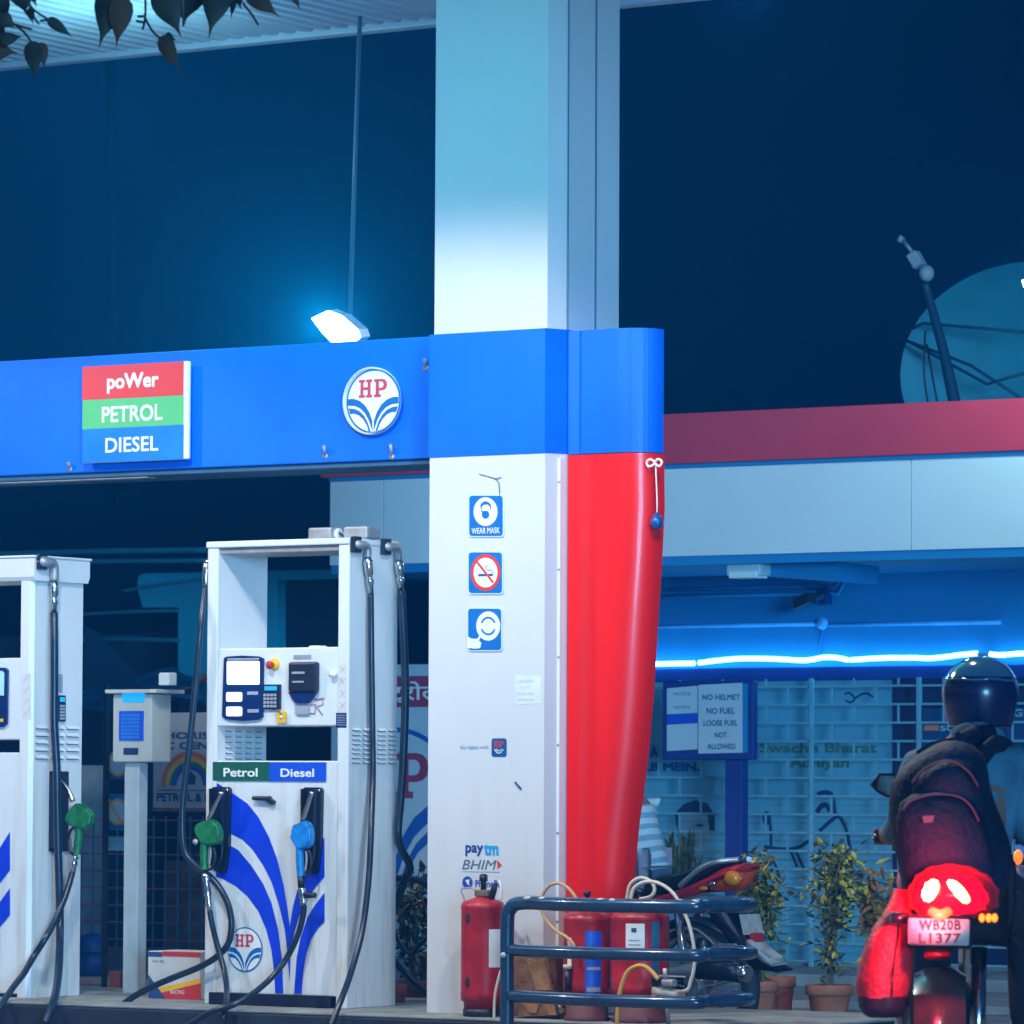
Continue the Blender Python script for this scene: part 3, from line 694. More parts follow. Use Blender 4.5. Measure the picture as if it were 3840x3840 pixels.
def ic_ring(t, Y):
    disc(t, Zp(565, 1303), 45, 55, Y, sign_white)
    c = Zp(565, 1303)
    for a0, a1 in ((22, 158), (202, 338)):
        P = []; n = 12
        for i in range(n+1): a = math.radians(a0+(a1-a0)*i/n); P.append((c[0]+29*math.cos(a), c[1]-35*math.sin(a)))
        for i in range(n, -1, -1): a = math.radians(a0+(a1-a0)*i/n); P.append((c[0]+23*math.cos(a), c[1]-28*math.sin(a)))
        t.poly([PY(x, y, Y-.001) for x, y in P][::-1], pblue)
    t.poly([PY(*Zp(x, y), Y) for x, y in ((404, 1378), (440, 1398), (480, 1400), (500, 1375), (512, 1385), (495, 1410), (513, 1430), (505, 1470), (470, 1475), (404, 1468))], sign_white)
pictogram('safety_sign', 'blue plate with a masked face in a white circle, reading WEAR MASK', *Zp(412, 310), *Zp(684, 633), ic_mask)
pictogram('safety_sign', 'blue no-smoking plate with a red ring and diagonal, in the middle of the pillar signs', *Zp(408, 738), *Zp(678, 1064), ic_smoke)
pictogram('safety_sign', 'blue plate with a pointing hand and a barred white ring, lowest of the pillar signs', *Zp(404, 1163), *Zp(672, 1494), ic_ring)
b = M(); b.tube([PY(*Zp(x, y), Yp-.006) for x, y in ((595, 178), (640, 215), (650, 290), (652, 350), (665, 405))], .0018, ink, n=6)
b.tube([PY(*Zp(x, y), Yp-.005) for x, y in ((498, 155), (550, 168), (592, 180), (625, 188), (662, 180))], .003, grey, n=6)
props(b.build('tied_string'), 'thin loose string tied to the pillar above the WEAR MASK plate', 'string')
# printed stickers lower down the pillar (QR codes left out)
Zq = ZC(1550, 2400)
def sticker(name, label, fn):
    t = M(); fn(t, Yp-.002); return props(t.build(name), label, 'sticker')
def s_dig(t, Y):
    ftext('Go digital with', (*Zq(352, 795), *Zq(565, 830)), Y, mat('print_blue', (.06, .25, .42), .6), t)
    t.poly([PY(x, y, Y) for x, y in rrect(*Zq(590, 742), *Zq(704, 882), 9)][::1], mat('app_blue', (.003, .09, .27), .4))
    x0, x1, z0, z1 = RC(*Zq(590, 742), *Zq(704, 882), Y)
    fn = lambda u, v, L: Vector(((x0+x1)/2+u*(x1-x0)/2, Y-.001*L, (z0+z1)/2+v*(z1-z0)/2))
    slab_hp(fn, sign_red, mat('app_blue', (.003, .09, .27), .4), t, -.62, .62, .05, .70)
    t.tube([fn(-.6, -.2, 1), fn(-.3, -.5, 1), fn(0, -.62, 1), fn(.3, -.5, 1), fn(.6, -.2, 1)], .0025, sign_white, n=6)
    t.tube([fn(-.35, -.15, 1), fn(0, -.38, 1), fn(.35, -.15, 1)], .002, sign_white, n=6)
sticker('payment_sticker', 'Go digital with sticker ending in a small dark blue app badge', s_dig)
def s_pay(t, Y):
    c1, c2 = mat('print_navy', (.004, .05, .30), .5), mat('print_cyan', (.01, .38, .72), .5)
    ftext('pay', (*Zq(393, 1548), *Zq(527, 1630)), Y, c1, t, bold=.02); ftext('tm', (*Zq(533, 1540), *Zq(642, 1626)), Y, c2, t, bold=.035)
sticker('payment_sticker', 'two-tone blue sticker reading paytm on the pillar', s_pay)
def s_bhim(t, Y):
    c1 = mat('print_slate', (.08, .15, .22), .5); ftext('BHIM', (*Zq(368, 1660), *Zq(628, 1732)), Y, c1, t, shear=.25)
    t.poly([PY(*Zq(x, y), Y) for x, y in ((632, 1662), (668, 1698), (636, 1730))], sign_red)
    fbox((*Zq(365, 1744), *Zq(650, 1750)), Y-.0005, .001, mat('print_pale', (.45, .5, .55), .6), 0, t)
sticker('payment_sticker', 'slanted grey sticker reading BHIM with a small red arrow', s_bhim)
def s_ph(t, Y):
    c1 = mat('print_royal', (.01, .08, .45), .5); disc(t, Zq(408, 1830), 19, 23, Y, c1)
    ftext('PhonePe', (*Zq(468, 1812), *Zq(660, 1868)), Y, c1, t, bold=.012)
    t.poly([PY(*Zq(x, y), Y-.001) for x, y in ((392, 1812), (425, 1806), (420, 1830), (424, 1856), (405, 1838))], sign_white)
sticker('payment_sticker', 'sticker reading PhonePe with a blue disc, just above the small extinguisher', s_ph)
def s_note(t, Y):
    pr_ = mat('print_faint', (.42, .52, .62), .6)
    t.poly([PY(*Zq(x, y), Y+.0008) for x, y in ((770, 485), (965, 480), (965, 270), (770, 265))][::-1], mat('paper', (.74, .75, .77), .6))
    for i, s in enumerate(('CASH BACK', 'Rs. 37/-', 'ON Rs. 200/-', 'ON HP PAY')):
        w_ = (65, 35, 70, 65)[i]; ftext(s, (*Zq(848-w_, 300+i*47), *Zq(848+w_, 322+i*47)), Y, pr_, t)
sticker('paper_notice', 'faint paper notice reading CASH BACK at the pillar\'s right edge', s_note)
b = M(); b.tube([PY(*Zq(768, 1072), Yp-.004), PY(*Zq(812, 1125), Yp-.004)], .005, ink, n=6, smoothpath=False)
props(b.build('tape_scrap'), 'short dark scrap of tape stuck slanting on the pillar front', 'tape')

# charm on the fin
yc = yn-.004
c = PY(2463, 1950, yc+.06)
t = thing('hanging_charm', c, 'blue drop-shaped charm on a white string tied to the red fin', 'charm')
b = M(); b.lathe([(0, -.045), (.02, -.04), (.030, -.022), (.031, -.005), (.022, .015), (.008, .034), (0, .038)], c, mat('charm_blue', (.003, .08, .28), .2), n=16); b.build('glass_drop', t)
b = M(); b.tube([c+Vector((0, 0, .036)), PY(2464, 1880, yc+.05), PY(2461, 1800, yc+.05), PY(2459, 1740, yc+.05)], .004, trim_white, n=6); b.build('string', t)
b = M(); k = PY(2457, 1737, yc+.045)
for s in (-1, 1): b.tube([k, k+Vector((s*.02, -.01, .018)), k+Vector((s*.042, -.008, .006)), k+Vector((s*.03, -.01, -.016))], .006, trim_white, n=8, closed=True)
b.build('bow', t)

# ------------------------------------------------------------------ sign beam
Yb = .15
bz1 = 3.449; bz0 = 2.848
bt = thing('sign_beam', (-2, .3, 2.8), 'long bright blue fascia beam running from the left edge into the pillar', 'sign beam')
b = M(); b.box(-7, xL+.03, Yb, Yb+.42, bz0, bz1, blue_acp, .006); b.build('blue_fascia', bt)
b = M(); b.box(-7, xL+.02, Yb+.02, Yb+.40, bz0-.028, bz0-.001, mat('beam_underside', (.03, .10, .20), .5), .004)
b.box(-7, PY(540, 1790, Yb).x, Yb+.03, Yb+.10, bz0-.038, bz0-.029, steel, .002); b.build('underside_rail', bt)
b = M()
for px, py, l in ((1220, 1692, .05), (1470, 1690, .06), (1597, 1365, .04), (262, 1748, .03)):
    c = PY(px, py, Yb); b.cyl(c+Vector((0, .002, -l/2)), c+Vector((.012, -.03, l/2)), .009, steel, n=8); b.lathe([(0, .008), (.014, .006), (.016, 0)], c+Vector((0, 0, -l/2)), steel, axis=(0, -1, 0), n=10)
b.build('bracket', bt)
# fuel grade sign box
r = RC(309, 1373, 697, 1722, Yb-.06)
sg = thing('fuel_grade_sign', ((r[0]+r[1])/2, Yb-.03, r[2]), 'square sign of red, green and blue bands reading power PETROL DIESEL', 'sign')
b = M(); b.box(r[0]-.004, r[1]+.012, Yb-.055, Yb-.030, r[2]-.01, r[3]+.012, sign_white, .008); b.box(r[0]+.05, r[1]-.05, Yb-.030, Yb-.001, r[2]+.05, r[3]-.05, steel); b.build('sign_case', sg)
Zs = ZC(0, 1000, 1000/1932)
for (y0, y1), mm, tx, tr, bo in (((705, 950), sign_red, 'poWer', (775, 768, 1150, 912), .05), ((950, 1162), sign_green, 'PETROL', (738, 1003, 1178, 1122), .035), ((1162, 1408), mat('sign_blue', (.002, .20, .85), .4), 'DIESEL', (763, 1232, 1148, 1342), .03)):
    b = M(); q = RC(*Zs(598, y0), *Zs(1330, y1), Yb-.056)
    b.box(q[0], q[1], Yb-.0575, Yb-.054, q[2]+.0006, q[3]-.0006, mm); pn = b.build('colour_band', sg)
    b = M(); ftext(tx, (*Zs(tr[0], tr[1]), *Zs(tr[2], tr[3])), Yb-.0595, sign_white, b, bold=bo*.55); b.build('lettering', pn)
# round emblem
Ze = ZC(900, 1000, 1000/1932)
cx, cy = Ze(968, 975); rx, ry = 203*.5176, 241*.5176
q = RC(cx-rx, cy-ry, cx+rx, cy+ry, Yb)
em = M(); ec = Vector(((q[0]+q[1])/2, Yb-.03, (q[2]+q[3])/2)); er = (q[1]-q[0])/2
em.lathe([(er, 0), (er, .027), (er-.01, .03), (er-.01, .028), (0, .028)], ec+Vector((0, .029, 0)), mat('emblem_rim', (.55, .62, .68), .35), n=48, axis=(0, -1, 0))
eo = props(em.build('round_emblem_sign'), 'round white emblem sign with red HP above two blue leaf curves', 'sign')
em = M(); femblem(cx, cy, rx*.97, ry*.97, Yb-.0305, em); em.build('emblem_face', eo)

# floodlight behind the beam
Yf_ = .80
fl = thing('floodlight', PY(1262, 1290, Yf_), 'glaring rectangular floodlight poking up behind the blue beam', 'floodlight')
Zf = ZC(900, 1000, 1000/1932)
lampm = mat('lamp_lens', (.9, .9, .9), .3, emit=(.80, .95, 1.0), es=45)
P = [PY(*Zf(x, y), Yf_) for x, y in ((522, 375), (640, 320), (735, 355), (850, 455), (868, 510), (800, 575), (700, 580), (600, 480))]
b = M(); b.prism([p+Vector((0, -.004, 0)) for p in P], (0, .006, 0), lampm); b.build('lens', fl)
cc = sum(P, Vector())/len(P)
b = M(); b.prism([cc+(p-cc)*1.04+Vector((0, .004, 0)) for p in P], (.015, .06, .01), steel); b.build('lamp_housing', fl)
b = M(); b.tube([cc+Vector((.02, .06, 0)), cc+Vector((.02, .1, -.12)), cc+Vector((0, -.25, -.17))], .012, steel, n=8); b.build('bracket', fl)
lp = light('SPOT', 'floodlight_lamp', cc+Vector((-.02, -.07, .03)), 3800, (.08, .95, .95), look=(CAM.x-4, CAM.y, CAM.z), spot_size=math.radians(114), spot_blend=.6, shadow_soft_size=.06)
# thin poles
pole_m = mat('pole_paint', (.09, .16, .20), .5)
for pts, r, Y, lb in (([(1350, 60), (1335, 700), (1312, 1200)], .013, 2.2, 'thin pale pole hanging from the canopy above the floodlight'),
                    ([(405, 200), (412, 900), (440, 1900)], .030, 3.4, 'faint dark pole at the left, passing behind the blue beam')):
    b = M(); P = [PY(x, y, Y) for x, y in pts]; P[0].z = max(P[0].z, 5.4 if Y < 2.6 else P[0].z+.6); b.tube([P[0], P[-1]], r, pole_m if Y < 3 else mat('dim_pole', (.003, .008, .02), .9, spec=0), n=12, smoothpath=False)
    for k in ():
        c = P[0].lerp(P[-1], k); b.cyl(c+Vector((0, 0, -.03)), c+Vector((0, 0, .03)), r*1.25, steel, n=12)
    props(b.build('pole'), lb, 'pole')

# ------------------------------------------------------------------ payment terminal on a post
Yt = .55
tt = thing('self_service_terminal', (PY(495, 3700, Yt).x, Yt+.08, .15), 'beige keypad terminal with a blue lit display on a square post', 'terminal')
beige = mat('beige_enamel', (.56, .52, .46), .5, streak=((.2, .14, .1), .5, 1.8), var=.08)
r = RC(422, 2603, 568, 2858, Yt)
dpt = .17
b = M(); b.box(r[0], r[1], Yt, Yt+dpt, r[2], r[3], beige, .008); hs = b.build('housing', tt)
b = M(); b.box(r[0]-.03, r[1]+.05, Yt-.03, Yt+dpt+.05, r[3]+.004, r[3]+.024, beige, .004); b.build('rain_hood', tt)
b = M(); fbox((*Z1(1195, 1212), *Z1(1275, 1308)), Yt+.04, .07, trim_white, .006, b); b.build('sensor_box', tt)
b = M(); fpoly(rrect(*Z1(920, 1355), *Z1(1090, 1435), 5), Yt-.004, .006, screen_b, b); b.build('screen', tt)
k1 = RC(*Z1(903, 1502), *Z1(1085, 1725), Yt)
keypad(tt, lambda u, v, n: Vector((k1[0]+u*(k1[1]-k1[0]), Yt-n+.006, k1[2]+v*(k1[3]-k1[2]))), 1, 1, None, rows=7, cols=6, scr=False, bodym=lbl_blue, keym=mat('key_blue', (.03, .22, .62), .4))
b = M(); fbox((*Z1(930, 1780), *Z1(1040, 1832)), Yt-.004, .006, navy, .002, b); b.build('slot', tt)
b = M(); r2 = RC(*Z2(930, 10), *Z2(1040, 1700), Yt+.03); b.box(r2[0], r2[1], Yt+.03, Yt+.11, .15, r[2]-.001, mat('post_paint', (.50, .52, .53), .6, streak=((.25, .2, .15), .6, 1.2)), .006); b.build('post', tt)
b = M(); b.box(r2[0]-.04, r2[1]+.04, Yt, Yt+.14, .15, .162, steel, .002); b.build('base_plate', tt)

# carton
r = RC(554, 3568, 750, 3758, .35)
ct = thing('carton', ((r[0]+r[1])/2, .45, .15), 'white cardboard carton with red bands standing on the kerb by the dispenser', 'carton')
card = mat('carton_board', (.62, .62, .60), .7, bump=.2); cred = mat('carton_red', (.62, .03, .04), .6)
b = M(); b.box(r[0], r[1], .35, .60, .151, r[3], card, .004); b.build('box', ct)
b = M(); fbox((*Z2(1225, 1387), *Z2(1512, 1424)), .348, .003, cred, 0, b); fbox((*Z2(1120, 1387), *Z2(1222, 1424)), .348, .003, ink, 0, b)
fpoly([Z2(*q) for q in ((1215, 1695), (1512, 1625), (1512, 1758), (1265, 1758))], .348, .003, cred, b)
fpoly([Z2(*q) for q in ((1190, 1660), (1512, 1590), (1512, 1625), (1215, 1695))], .3485, .003, yellow, b)
fpoly([Z2(*q) for q in ((1118, 1560), (1265, 1758), (1118, 1758))], .348, .003, ink, b)
ftext('CE 4K', (*Z2(1150, 1448), *Z2(1240, 1466)), .3465, ink, b); ftext('RACING', (*Z2(1285, 1675), *Z2(1390, 1705)), .3462, sign_white, b)
b.build('printing', ct)

# ------------------------------------------------------------------ guard rail round the pillar foot
gm = mat('guard_blue_paint', (.008, .045, .105), .28, var=.25, scale=10, coat=.4); chip = mat('chipped_paint', (.55, .58, .60), .7)
gr = thing('guard_rail', (2.3, -.7, 0), 'dark blue tubular guard of three bowed bars round the pillar foot', 'guard rail')
Yg0 = -.78
gx = PY(1902, 3600, Yg0).x
ztopb = PY(1960, 3388, Yg0).z
def bar(pL, pM, pR, r, first=None):
    # photo points of left, middle, right on a bowed plan; returns path that also runs back behind
    A = PY(*pL, Yg0); Cc = PY(*pM, Yg0-.13); z = (A.z+Cc.z)/2
    E = PY(*pR, Yg0+.28)
    P = [Vector((A.x, Yg0, z)), Vector((A.x+.35, Yg0-.10, z)), Vector((Cc.x, Yg0-.13, z)), Vector((Cc.x+.35, Yg0-.06, z)), Vector((E.x-.10, Yg0+.10, z)), Vector((E.x-.01, Yg0+.28, z)), Vector((E.x-.08, Yg0+.46, z)), Vector((E.x-.35, Yg0+.62, z)), Vector((Cc.x+.1, Yg0+.72, z))]
    return P
rb = .0325
P = bar((1925, 3383), (2330, 3398), (2788, 3372), rb)
b = M(); post_top = [Vector((gx, Yg0, 0)), Vector((gx, Yg0, .3)), Vector((gx, Yg0, P[0].z-.10)), Vector((gx+.015, Yg0, P[0].z-.03)), Vector((gx+.09, Yg0-.012, P[0].z))]
b.tube(post_top+P[1:], rb, gm, n=16, sub=8); b.build('top_bar', gr)
for pl in (((1910, 3568), (2330, 3572), (2795, 3560)), ((1910, 3740), (2330, 3748), (2786, 3728))):
    Q = bar(*pl, rb); b = M(); b.tube(Q, rb*.88, gm, n=16, sub=8); b.build('bar', gr)
b = M()
for fr in (.08, .15, .42, .47, .70, .76, .9):
    i = fr*4; k = int(i); c = P[k].lerp(P[k+1], i-k); 
    b.ell(c+Vector((0, -.020, .0235)), (.02+.02*random.random(), .009, .009), chip, n=8, rows=5)
b.build('paint_chip', gr)
b = M(); b.lathe([(.0, .010), (.012, .008), (.014, 0)], (gx+.0, Yg0-rb, P[0].z-.24), chip, axis=(0, -1, 0), n=8); b.build('bolt', gr)

# ------------------------------------------------------------------ extinguishers
ext_red = mat('extinguisher_red', (.42, .012, .022), .38, var=.35, scale=9, bump=.15)
tan_h = mat('tan_rubber', (.62, .36, .17), .55, var=.15); cream_h = mat('cream_rubber', (.66, .56, .46), .55, var=.1)
eg = 'red fire extinguishers round the pillar foot'
def cylx(mb, c, r, z0, z1, m):
    h = z1-z0
    mb.lathe([(0, 0), (r*.85, 0), (r*.88, .035), (r, .04), (r, .06), (r*1.015, .065), (r*1.015, .075), (r, .08), (r, h-.05), (r*1.015, h-.045), (r*1.015, h-.035), (r, h-.03), (r*.93, h-.012), (r*.6, h), (r*.25, h+.012), (0, h+.014)], Vector((c.x, c.y, z0)), m, n=32)
Ye = -.20
xa, xb_ = PY(1742, 3600, Ye).x, PY(1878, 3600, Ye).x; c = Vector(((xa+xb_)/2, Ye, .15)); rr = (xb_-xa)/2
e1_ = thing('fire_extinguisher', c, 'scuffed small red extinguisher standing left of the blue guard post', 'extinguisher', eg)
zt_ = PY(1810, 3372, Ye).z; b = M(); cylx(b, c, rr, .185, zt_, ext_red); b.build('cylinder', e1_)
b = M(); b.lathe([(rr*.86, 0), (rr*.9, .005), (rr*.9, .036), (rr*.7, .04)], (c.x, c.y, .15), black, n=28); b.build('base_ring', e1_)
b = M(); b.box(c.x-.035, c.x+.045, c.y-.025, c.y+.025, zt_+.012, zt_+.045, mat('bronze', (.14, .11, .08), .5), .006); b.cyl((c.x+.003, c.y, zt_+.045), (c.x+.003, c.y, zt_+.12), .014, black, n=12); b.cyl((c.x+.003, c.y, zt_+.085), (c.x+.003, c.y, zt_+.115), .02, black, n=12); b.build('valve', e1_)
b = M(); b.tube([(c.x-rr+.004, c.y, zt_-.025), (c.x-rr-.004, c.y, zt_+.0), (c.x-rr-.02, c.y, zt_+.035), (c.x-rr-.018, c.y, zt_+.05), (c.x-rr+.04, c.y, zt_+.052), (c.x-.03, c.y, zt_+.035)], .0045, mat('wire_handle', (.38, .30, .34), .5), n=8, smoothpath=False); b.build('carry_handle', e1_)
b = M(); b.tube([(c.x+rr*.55, c.y-.01, zt_+.005), (c.x+rr*.72, c.y-.02, zt_+.045), (c.x+rr*.85, c.y-.02, zt_+.08)], [.014, .017, .008], black, n=8)
b.tube([(c.x+rr*1.0, c.y-.02, zt_+.09), (c.x+rr*1.12, c.y-.02, zt_+.06), (c.x+rr*1.10, c.y-.02, zt_+.0)], .008, trim_white, n=8); b.build('trigger', e1_)
b = M(); 
for i in range(4):
    a0 = math.radians(-72+i*11); a1 = math.radians(-72+(i+1)*11)
    f = lambda a, z: Vector((c.x+math.sin(a+math.pi/2-.0)*0+math.cos(a)*(rr+.0015), c.y+math.sin(a)*(rr+.0015), z))
    b.add([f(a0+.55, zt_-.32), f(a1+.55, zt_-.32), f(a1+.55, zt_-.14), f(a0+.55, zt_-.14)], [[0, 1, 2, 3]], trim_white, True)
b.build('paper_label', e1_)
b = M()
for zq in (.85, .30):
    th = math.radians(-100); p = Vector((c.x+math.cos(th)*rr*.99, c.y+math.sin(th)*rr*.99, .15+zq*.55)); b.ell(p, (.016, .006, .028), mat('soot', (.05, .01, .02), .8), n=10, rows=6)
b.build('paint_scar', e1_)
b = M(); b.tube([PY(*q, Ye-.09) for q in ((1878, 3640), (1862, 3700), (1854, 3760), (1853, 3850))], .007, cream_h, n=8)
props(b.build('white_cord'), 'white cord trailing over the kerb beside the small red extinguisher', 'cord')
def trolley_ext(px0, px1, ytop, label, lab):
    Y = -.22; xa, xc = PY(px0, 3600, Y).x, PY(px1, 3600, Y).x; c = Vector(((xa+xc)/2, Y, .15)); rr = (xc-xa)/2
    zt_ = PY((px0+px1)/2, ytop, Y).z
    t = thing('fire_extinguisher', c, label, 'extinguisher', eg)
    b = M(); cylx(b, c, rr, .24, zt_, ext_red); b.build('cylinder', t)
    b = M(); b.lathe([(rr*.95, 0), (rr*1.0, .01), (rr*.9, .02), (rr*.9, .09), (rr*.7, .095)], (c.x, c.y, .15), mat('skirt_rust', (.12, .03, .035), .6, var=.4), n=28); b.build('skirt', t)
    b = M(); b.cyl((c.x, c.y, zt_), (c.x, c.y, zt_+.05), .022, steel, n=12); b.cyl((c.x, c.y, zt_+.05), (c.x, c.y, zt_+.075), .012, black, n=10); b.cyl((c.x, c.y, zt_+.075), (c.x, c.y, zt_+.095), .018, black, n=12); b.build('valve', t)
    b = M()
    def wrap(a0, a1, z0, z1, m, dr=.0015, n=8):
        vs = []
        for i in range(n+1):
            a = math.radians(a0+(a1-a0)*i/n); x, y = c.x+math.cos(a)*(rr+dr), c.y+math.sin(a)*(rr+dr); vs += [(x, y, z0), (x, y, z1)]
        b.add(vs, [[2*i, 2*i+2, 2*i+3, 2*i+1] for i in range(n)], m, True)
    if lab == 'side':
        wrap(-62, -20, zt_-.40, zt_-.09, lbl_blue); wrap(-58, -24, zt_-.22, zt_-.20, grey, .003); wrap(-58, -24, zt_-.27, zt_-.255, grey, .003); wrap(-58, -24, zt_-.37, zt_-.35, grey, .003)
        wrap(-112, -98, zt_-.26, zt_-.12, trim_white)
    else:
        wrap(-88, -50, zt_-.20, zt_-.06, trim_white); wrap(-76, -66, zt_-.10, zt_-.08, ink, .003); wrap(-82, -58, zt_-.14, zt_-.135, grey, .003); wrap(-82, -58, zt_-.16, zt_-.155, grey, .003)
        wrap(-36, -18, zt_-.38, zt_-.05, mat('label_teal', (.02, .13, .24), .5)); 
    b.build('paper_label', t)
    return c, rr, zt_
ca, ra, za = trolley_ext(2126, 2276, 3418, 'large red extinguisher just left of the red fin tip, blue label on its side', 'side')
cb_, rb2, zb2 = trolley_ext(2308, 2494, 3412, 'widest red extinguisher right of the fin, with a white certificate sticker', 'front')
b = M(); b.tube([(ca.x-.03, ca.y-ra-.01, za-.27), (ca.x-.028, ca.y-ra-.012, za-.37)], [.018, .014], black, n=10, smoothpath=False)
b.cyl((ca.x-.03, ca.y-ra-.01, za-.265), (ca.x-.03, ca.y-ra-.01, za-.245), .022, cream_h); props(b.build('hose_horn'), 'black discharge horn on the front of the extinguisher left of the fin', 'nozzle')
hg = 'rubber hoses of the extinguishers'
def rhose(pts, r, m, label):
    b = M(); b.tube(pts, r, m, n=10, sub=8); props(b.build('extinguisher_hose'), label, 'hose', hg)
Yh = -.36
rhose([PY(*q, Yh) for q in ((2165, 3375), (2135, 3335), (2095, 3312), (2055, 3325), (2032, 3365), (2030, 3405), (2048, 3450), (2085, 3490), (2125, 3515), (2152, 3545), (2158, 3590))], .0085, tan_h, 'tan hose looping over the top bar to the extinguisher left of the fin')
rhose([PY(*q, Yh) for q in ((2365, 3375), (2378, 3330), (2420, 3307), (2470, 3312), (2520, 3345), (2556, 3400), (2585, 3470), (2602, 3550), (2604, 3620), (2590, 3680), (2572, 3715), (2500, 3722), (2440, 3740))], .0085, cream_h, 'long cream hose arching over the guard and down its right side')
rhose([PY(*q, Yh+.06) for q in ((2350, 3385), (2362, 3320), (2400, 3292), (2440, 3305), (2455, 3335), (2440, 3362), (2400, 3372))], .0085, cream_h, 'small cream hose coil on top of the widest extinguisher')
rhose([PY(*q, -.48) for q in ((2312, 3870), (2316, 3800), (2325, 3720), (2350, 3650), (2385, 3624), (2420, 3625), (2450, 3650), (2468, 3672))], .0105, mat('orange_rubber', (.72, .36, .07), .5), 'orange hose arch standing low in front of the widest extinguisher')
# clamp fitting by the hoses
Yc = -.42
b = M(); b.box(*[PY(2470, 3660, Yc).x, PY(2570, 3660, Yc).x], Yc, Yc+.01, PY(2500, 3664, Yc).z, PY(2500, 3658, Yc).z, steel, .002)
x0, x1, z0, z1 = RC(2484, 3672, 2530, 3700, Yc); b.box(x0, x1, Yc-.02, Yc+.03, z0, z1, steel, .01); b.cyl((x0+.015, Yc, z1), (x0+.015, Yc, z1+.05), .012, steel, n=10)
x0, x1, z0, z1 = RC(2450, 3668, 2478, 3695, Yc); b.box(x0, x1, Yc-.02, Yc+.02, z0, z1, black, .006)
b.cyl((x0, Yc, z0-.02), (x0+.12, Yc+.02, z0-.045), .022, cream_h, n=12)
b.tube([(x1+.02, Yc+.01, z0-.02), (x1+.03, Yc+.02, .15)], .01, steel, n=8, smoothpath=False)
props(b.build('hose_clamp'), 'small steel clamp fitting beside the orange hose arch', 'clamp')
# leaning wooden crate
wood = mat('old_wood', (.20, .085, .035), .65, var=.5, scale=14, bump=.4); wood2 = mat('old_wood_light', (.30, .13, .05), .65, var=.4, scale=14, bump=.4)
ks = thing('wooden_box', (PY(2000, 3790, -.16).x, -.1, .15), 'old brown wooden box leaning by the pillar behind the guard', 'box')
Zw = ZC(1500, 3300, 600/1932)
b = M(); fpoly([Zw(*q) for q in ((1330, 930), (1775, 925), (1900, 1640), (1300, 1640))], -.24, .16, wood, b); b.build('box_body', ks)
b = M(); fpoly([Zw(*q) for q in ((1520, 945), (1740, 955), (1830, 1330), (1640, 1330))], -.246, .006, wood2, b); fpoly([Zw(*q) for q in ((1460, 1480), (1690, 1480), (1640, 1610), (1560, 1600))], -.246, .006, wood2, b); fpoly([Zw(*q) for q in ((1740, 1500), (1860, 1500), (1885, 1630), (1790, 1630))], -.246, .006, wood2, b); b.build('plank', ks)
b = M(); b.cyl(PY(2098, 3800, -.2), PY(2108, 3788, -.22), .014, mat('brass', (.6, .45, .25), .3, metal=.8), n=10); b.ell(PY(2095, 3775, -.2), (.02, .02, .026), trim_white); props(b.build('brass_padlock'), 'small brass and white padlock lying at the foot of the wooden box', 'padlock')
# ------------------------------------------------------------------ kiosk behind
kf, kw = 5.8, 7.2
kwhite = mat('kiosk_panel', (.80, .78, .78), .45, var=.04, scale=1); kred = mat('kiosk_red', (.80, .04, .07), .45, var=.12, scale=1.5)
kblue = mat('kiosk_blue_wall', (.008, .22, .50), .55, var=.06, scale=1.5); kdark = mat('kiosk_dark_blue', (.003, .03, .20), .5)
kio = thing('kiosk_building', (2, 7, 0), 'long kiosk behind the forecourt with red and pale fascia over a blue wall', 'building')
XR = 7.5
xl = PY(1236, 1950, kf).x; xr_ = PY(1212, 1780, kf).x
b = M(); b.box(xr_, XR, kf-.03, kf+.5, 3.221, 3.53, kred, .006)
b.build('red_band', kio)
b = M(); b.box(xl, XR, kf-.01, kf+.12, 3.195, 3.22, kblue, .002); b.build('trim_strip', kio)
sx = PY(3416, 1900, kf).x; st = 1.905
xs_ = [sx-st*2, sx-st, sx, sx+st, XR]
xs_ = [xl]+[x for x in xs_ if x > xl+.1]
for i in range(len(xs_)-1):
    b = M(); b.box(xs_[i]+.003, xs_[i+1]-.003, kf, kf+.05, 2.655, 3.194, kwhite, .002); b.build('fascia_panel', kio)
b = M(); b.box(xl+.01, XR, kf+.01, kw, 2.60, 2.654, kblue)
p0 = PY(2745, 2150, kf+.25); b.prism([(PY(2862, 2100, kf+.2).x, kf+.2, 2.60), (PY(3135, 2150, kf+.2).x, kf+.2, 2.60), (PY(3128, 2172, kf+.2).x, kf+.2, 2.49), (PY(2862, 2142, kf+.2).x, kf+.2, 2.53)], (0, .55, 0), kblue)
b.build('soffit', kio)
b = M(); b.box(xl+.25, XR, kw, kw+.3, -.0, 2.6, kblue); b.build('wall', kio)
b = M(); b.box(xl+.25, XR, kw-.05, kw-.001, PY(3000, 2552, kw).z, PY(3000, 2502, kw).z, kdark, .004); b.build('lintel', kio)
b = M(); b.box(xl+.25, XR, kw+.3, kw+5, 0, 3.2, kdark); b.build('rear_block', kio)
b = M(); b.box(xl+.3, XR, kw-.10, kw-.002, 0, .14, conc, .01); b.build('base_course', kio)
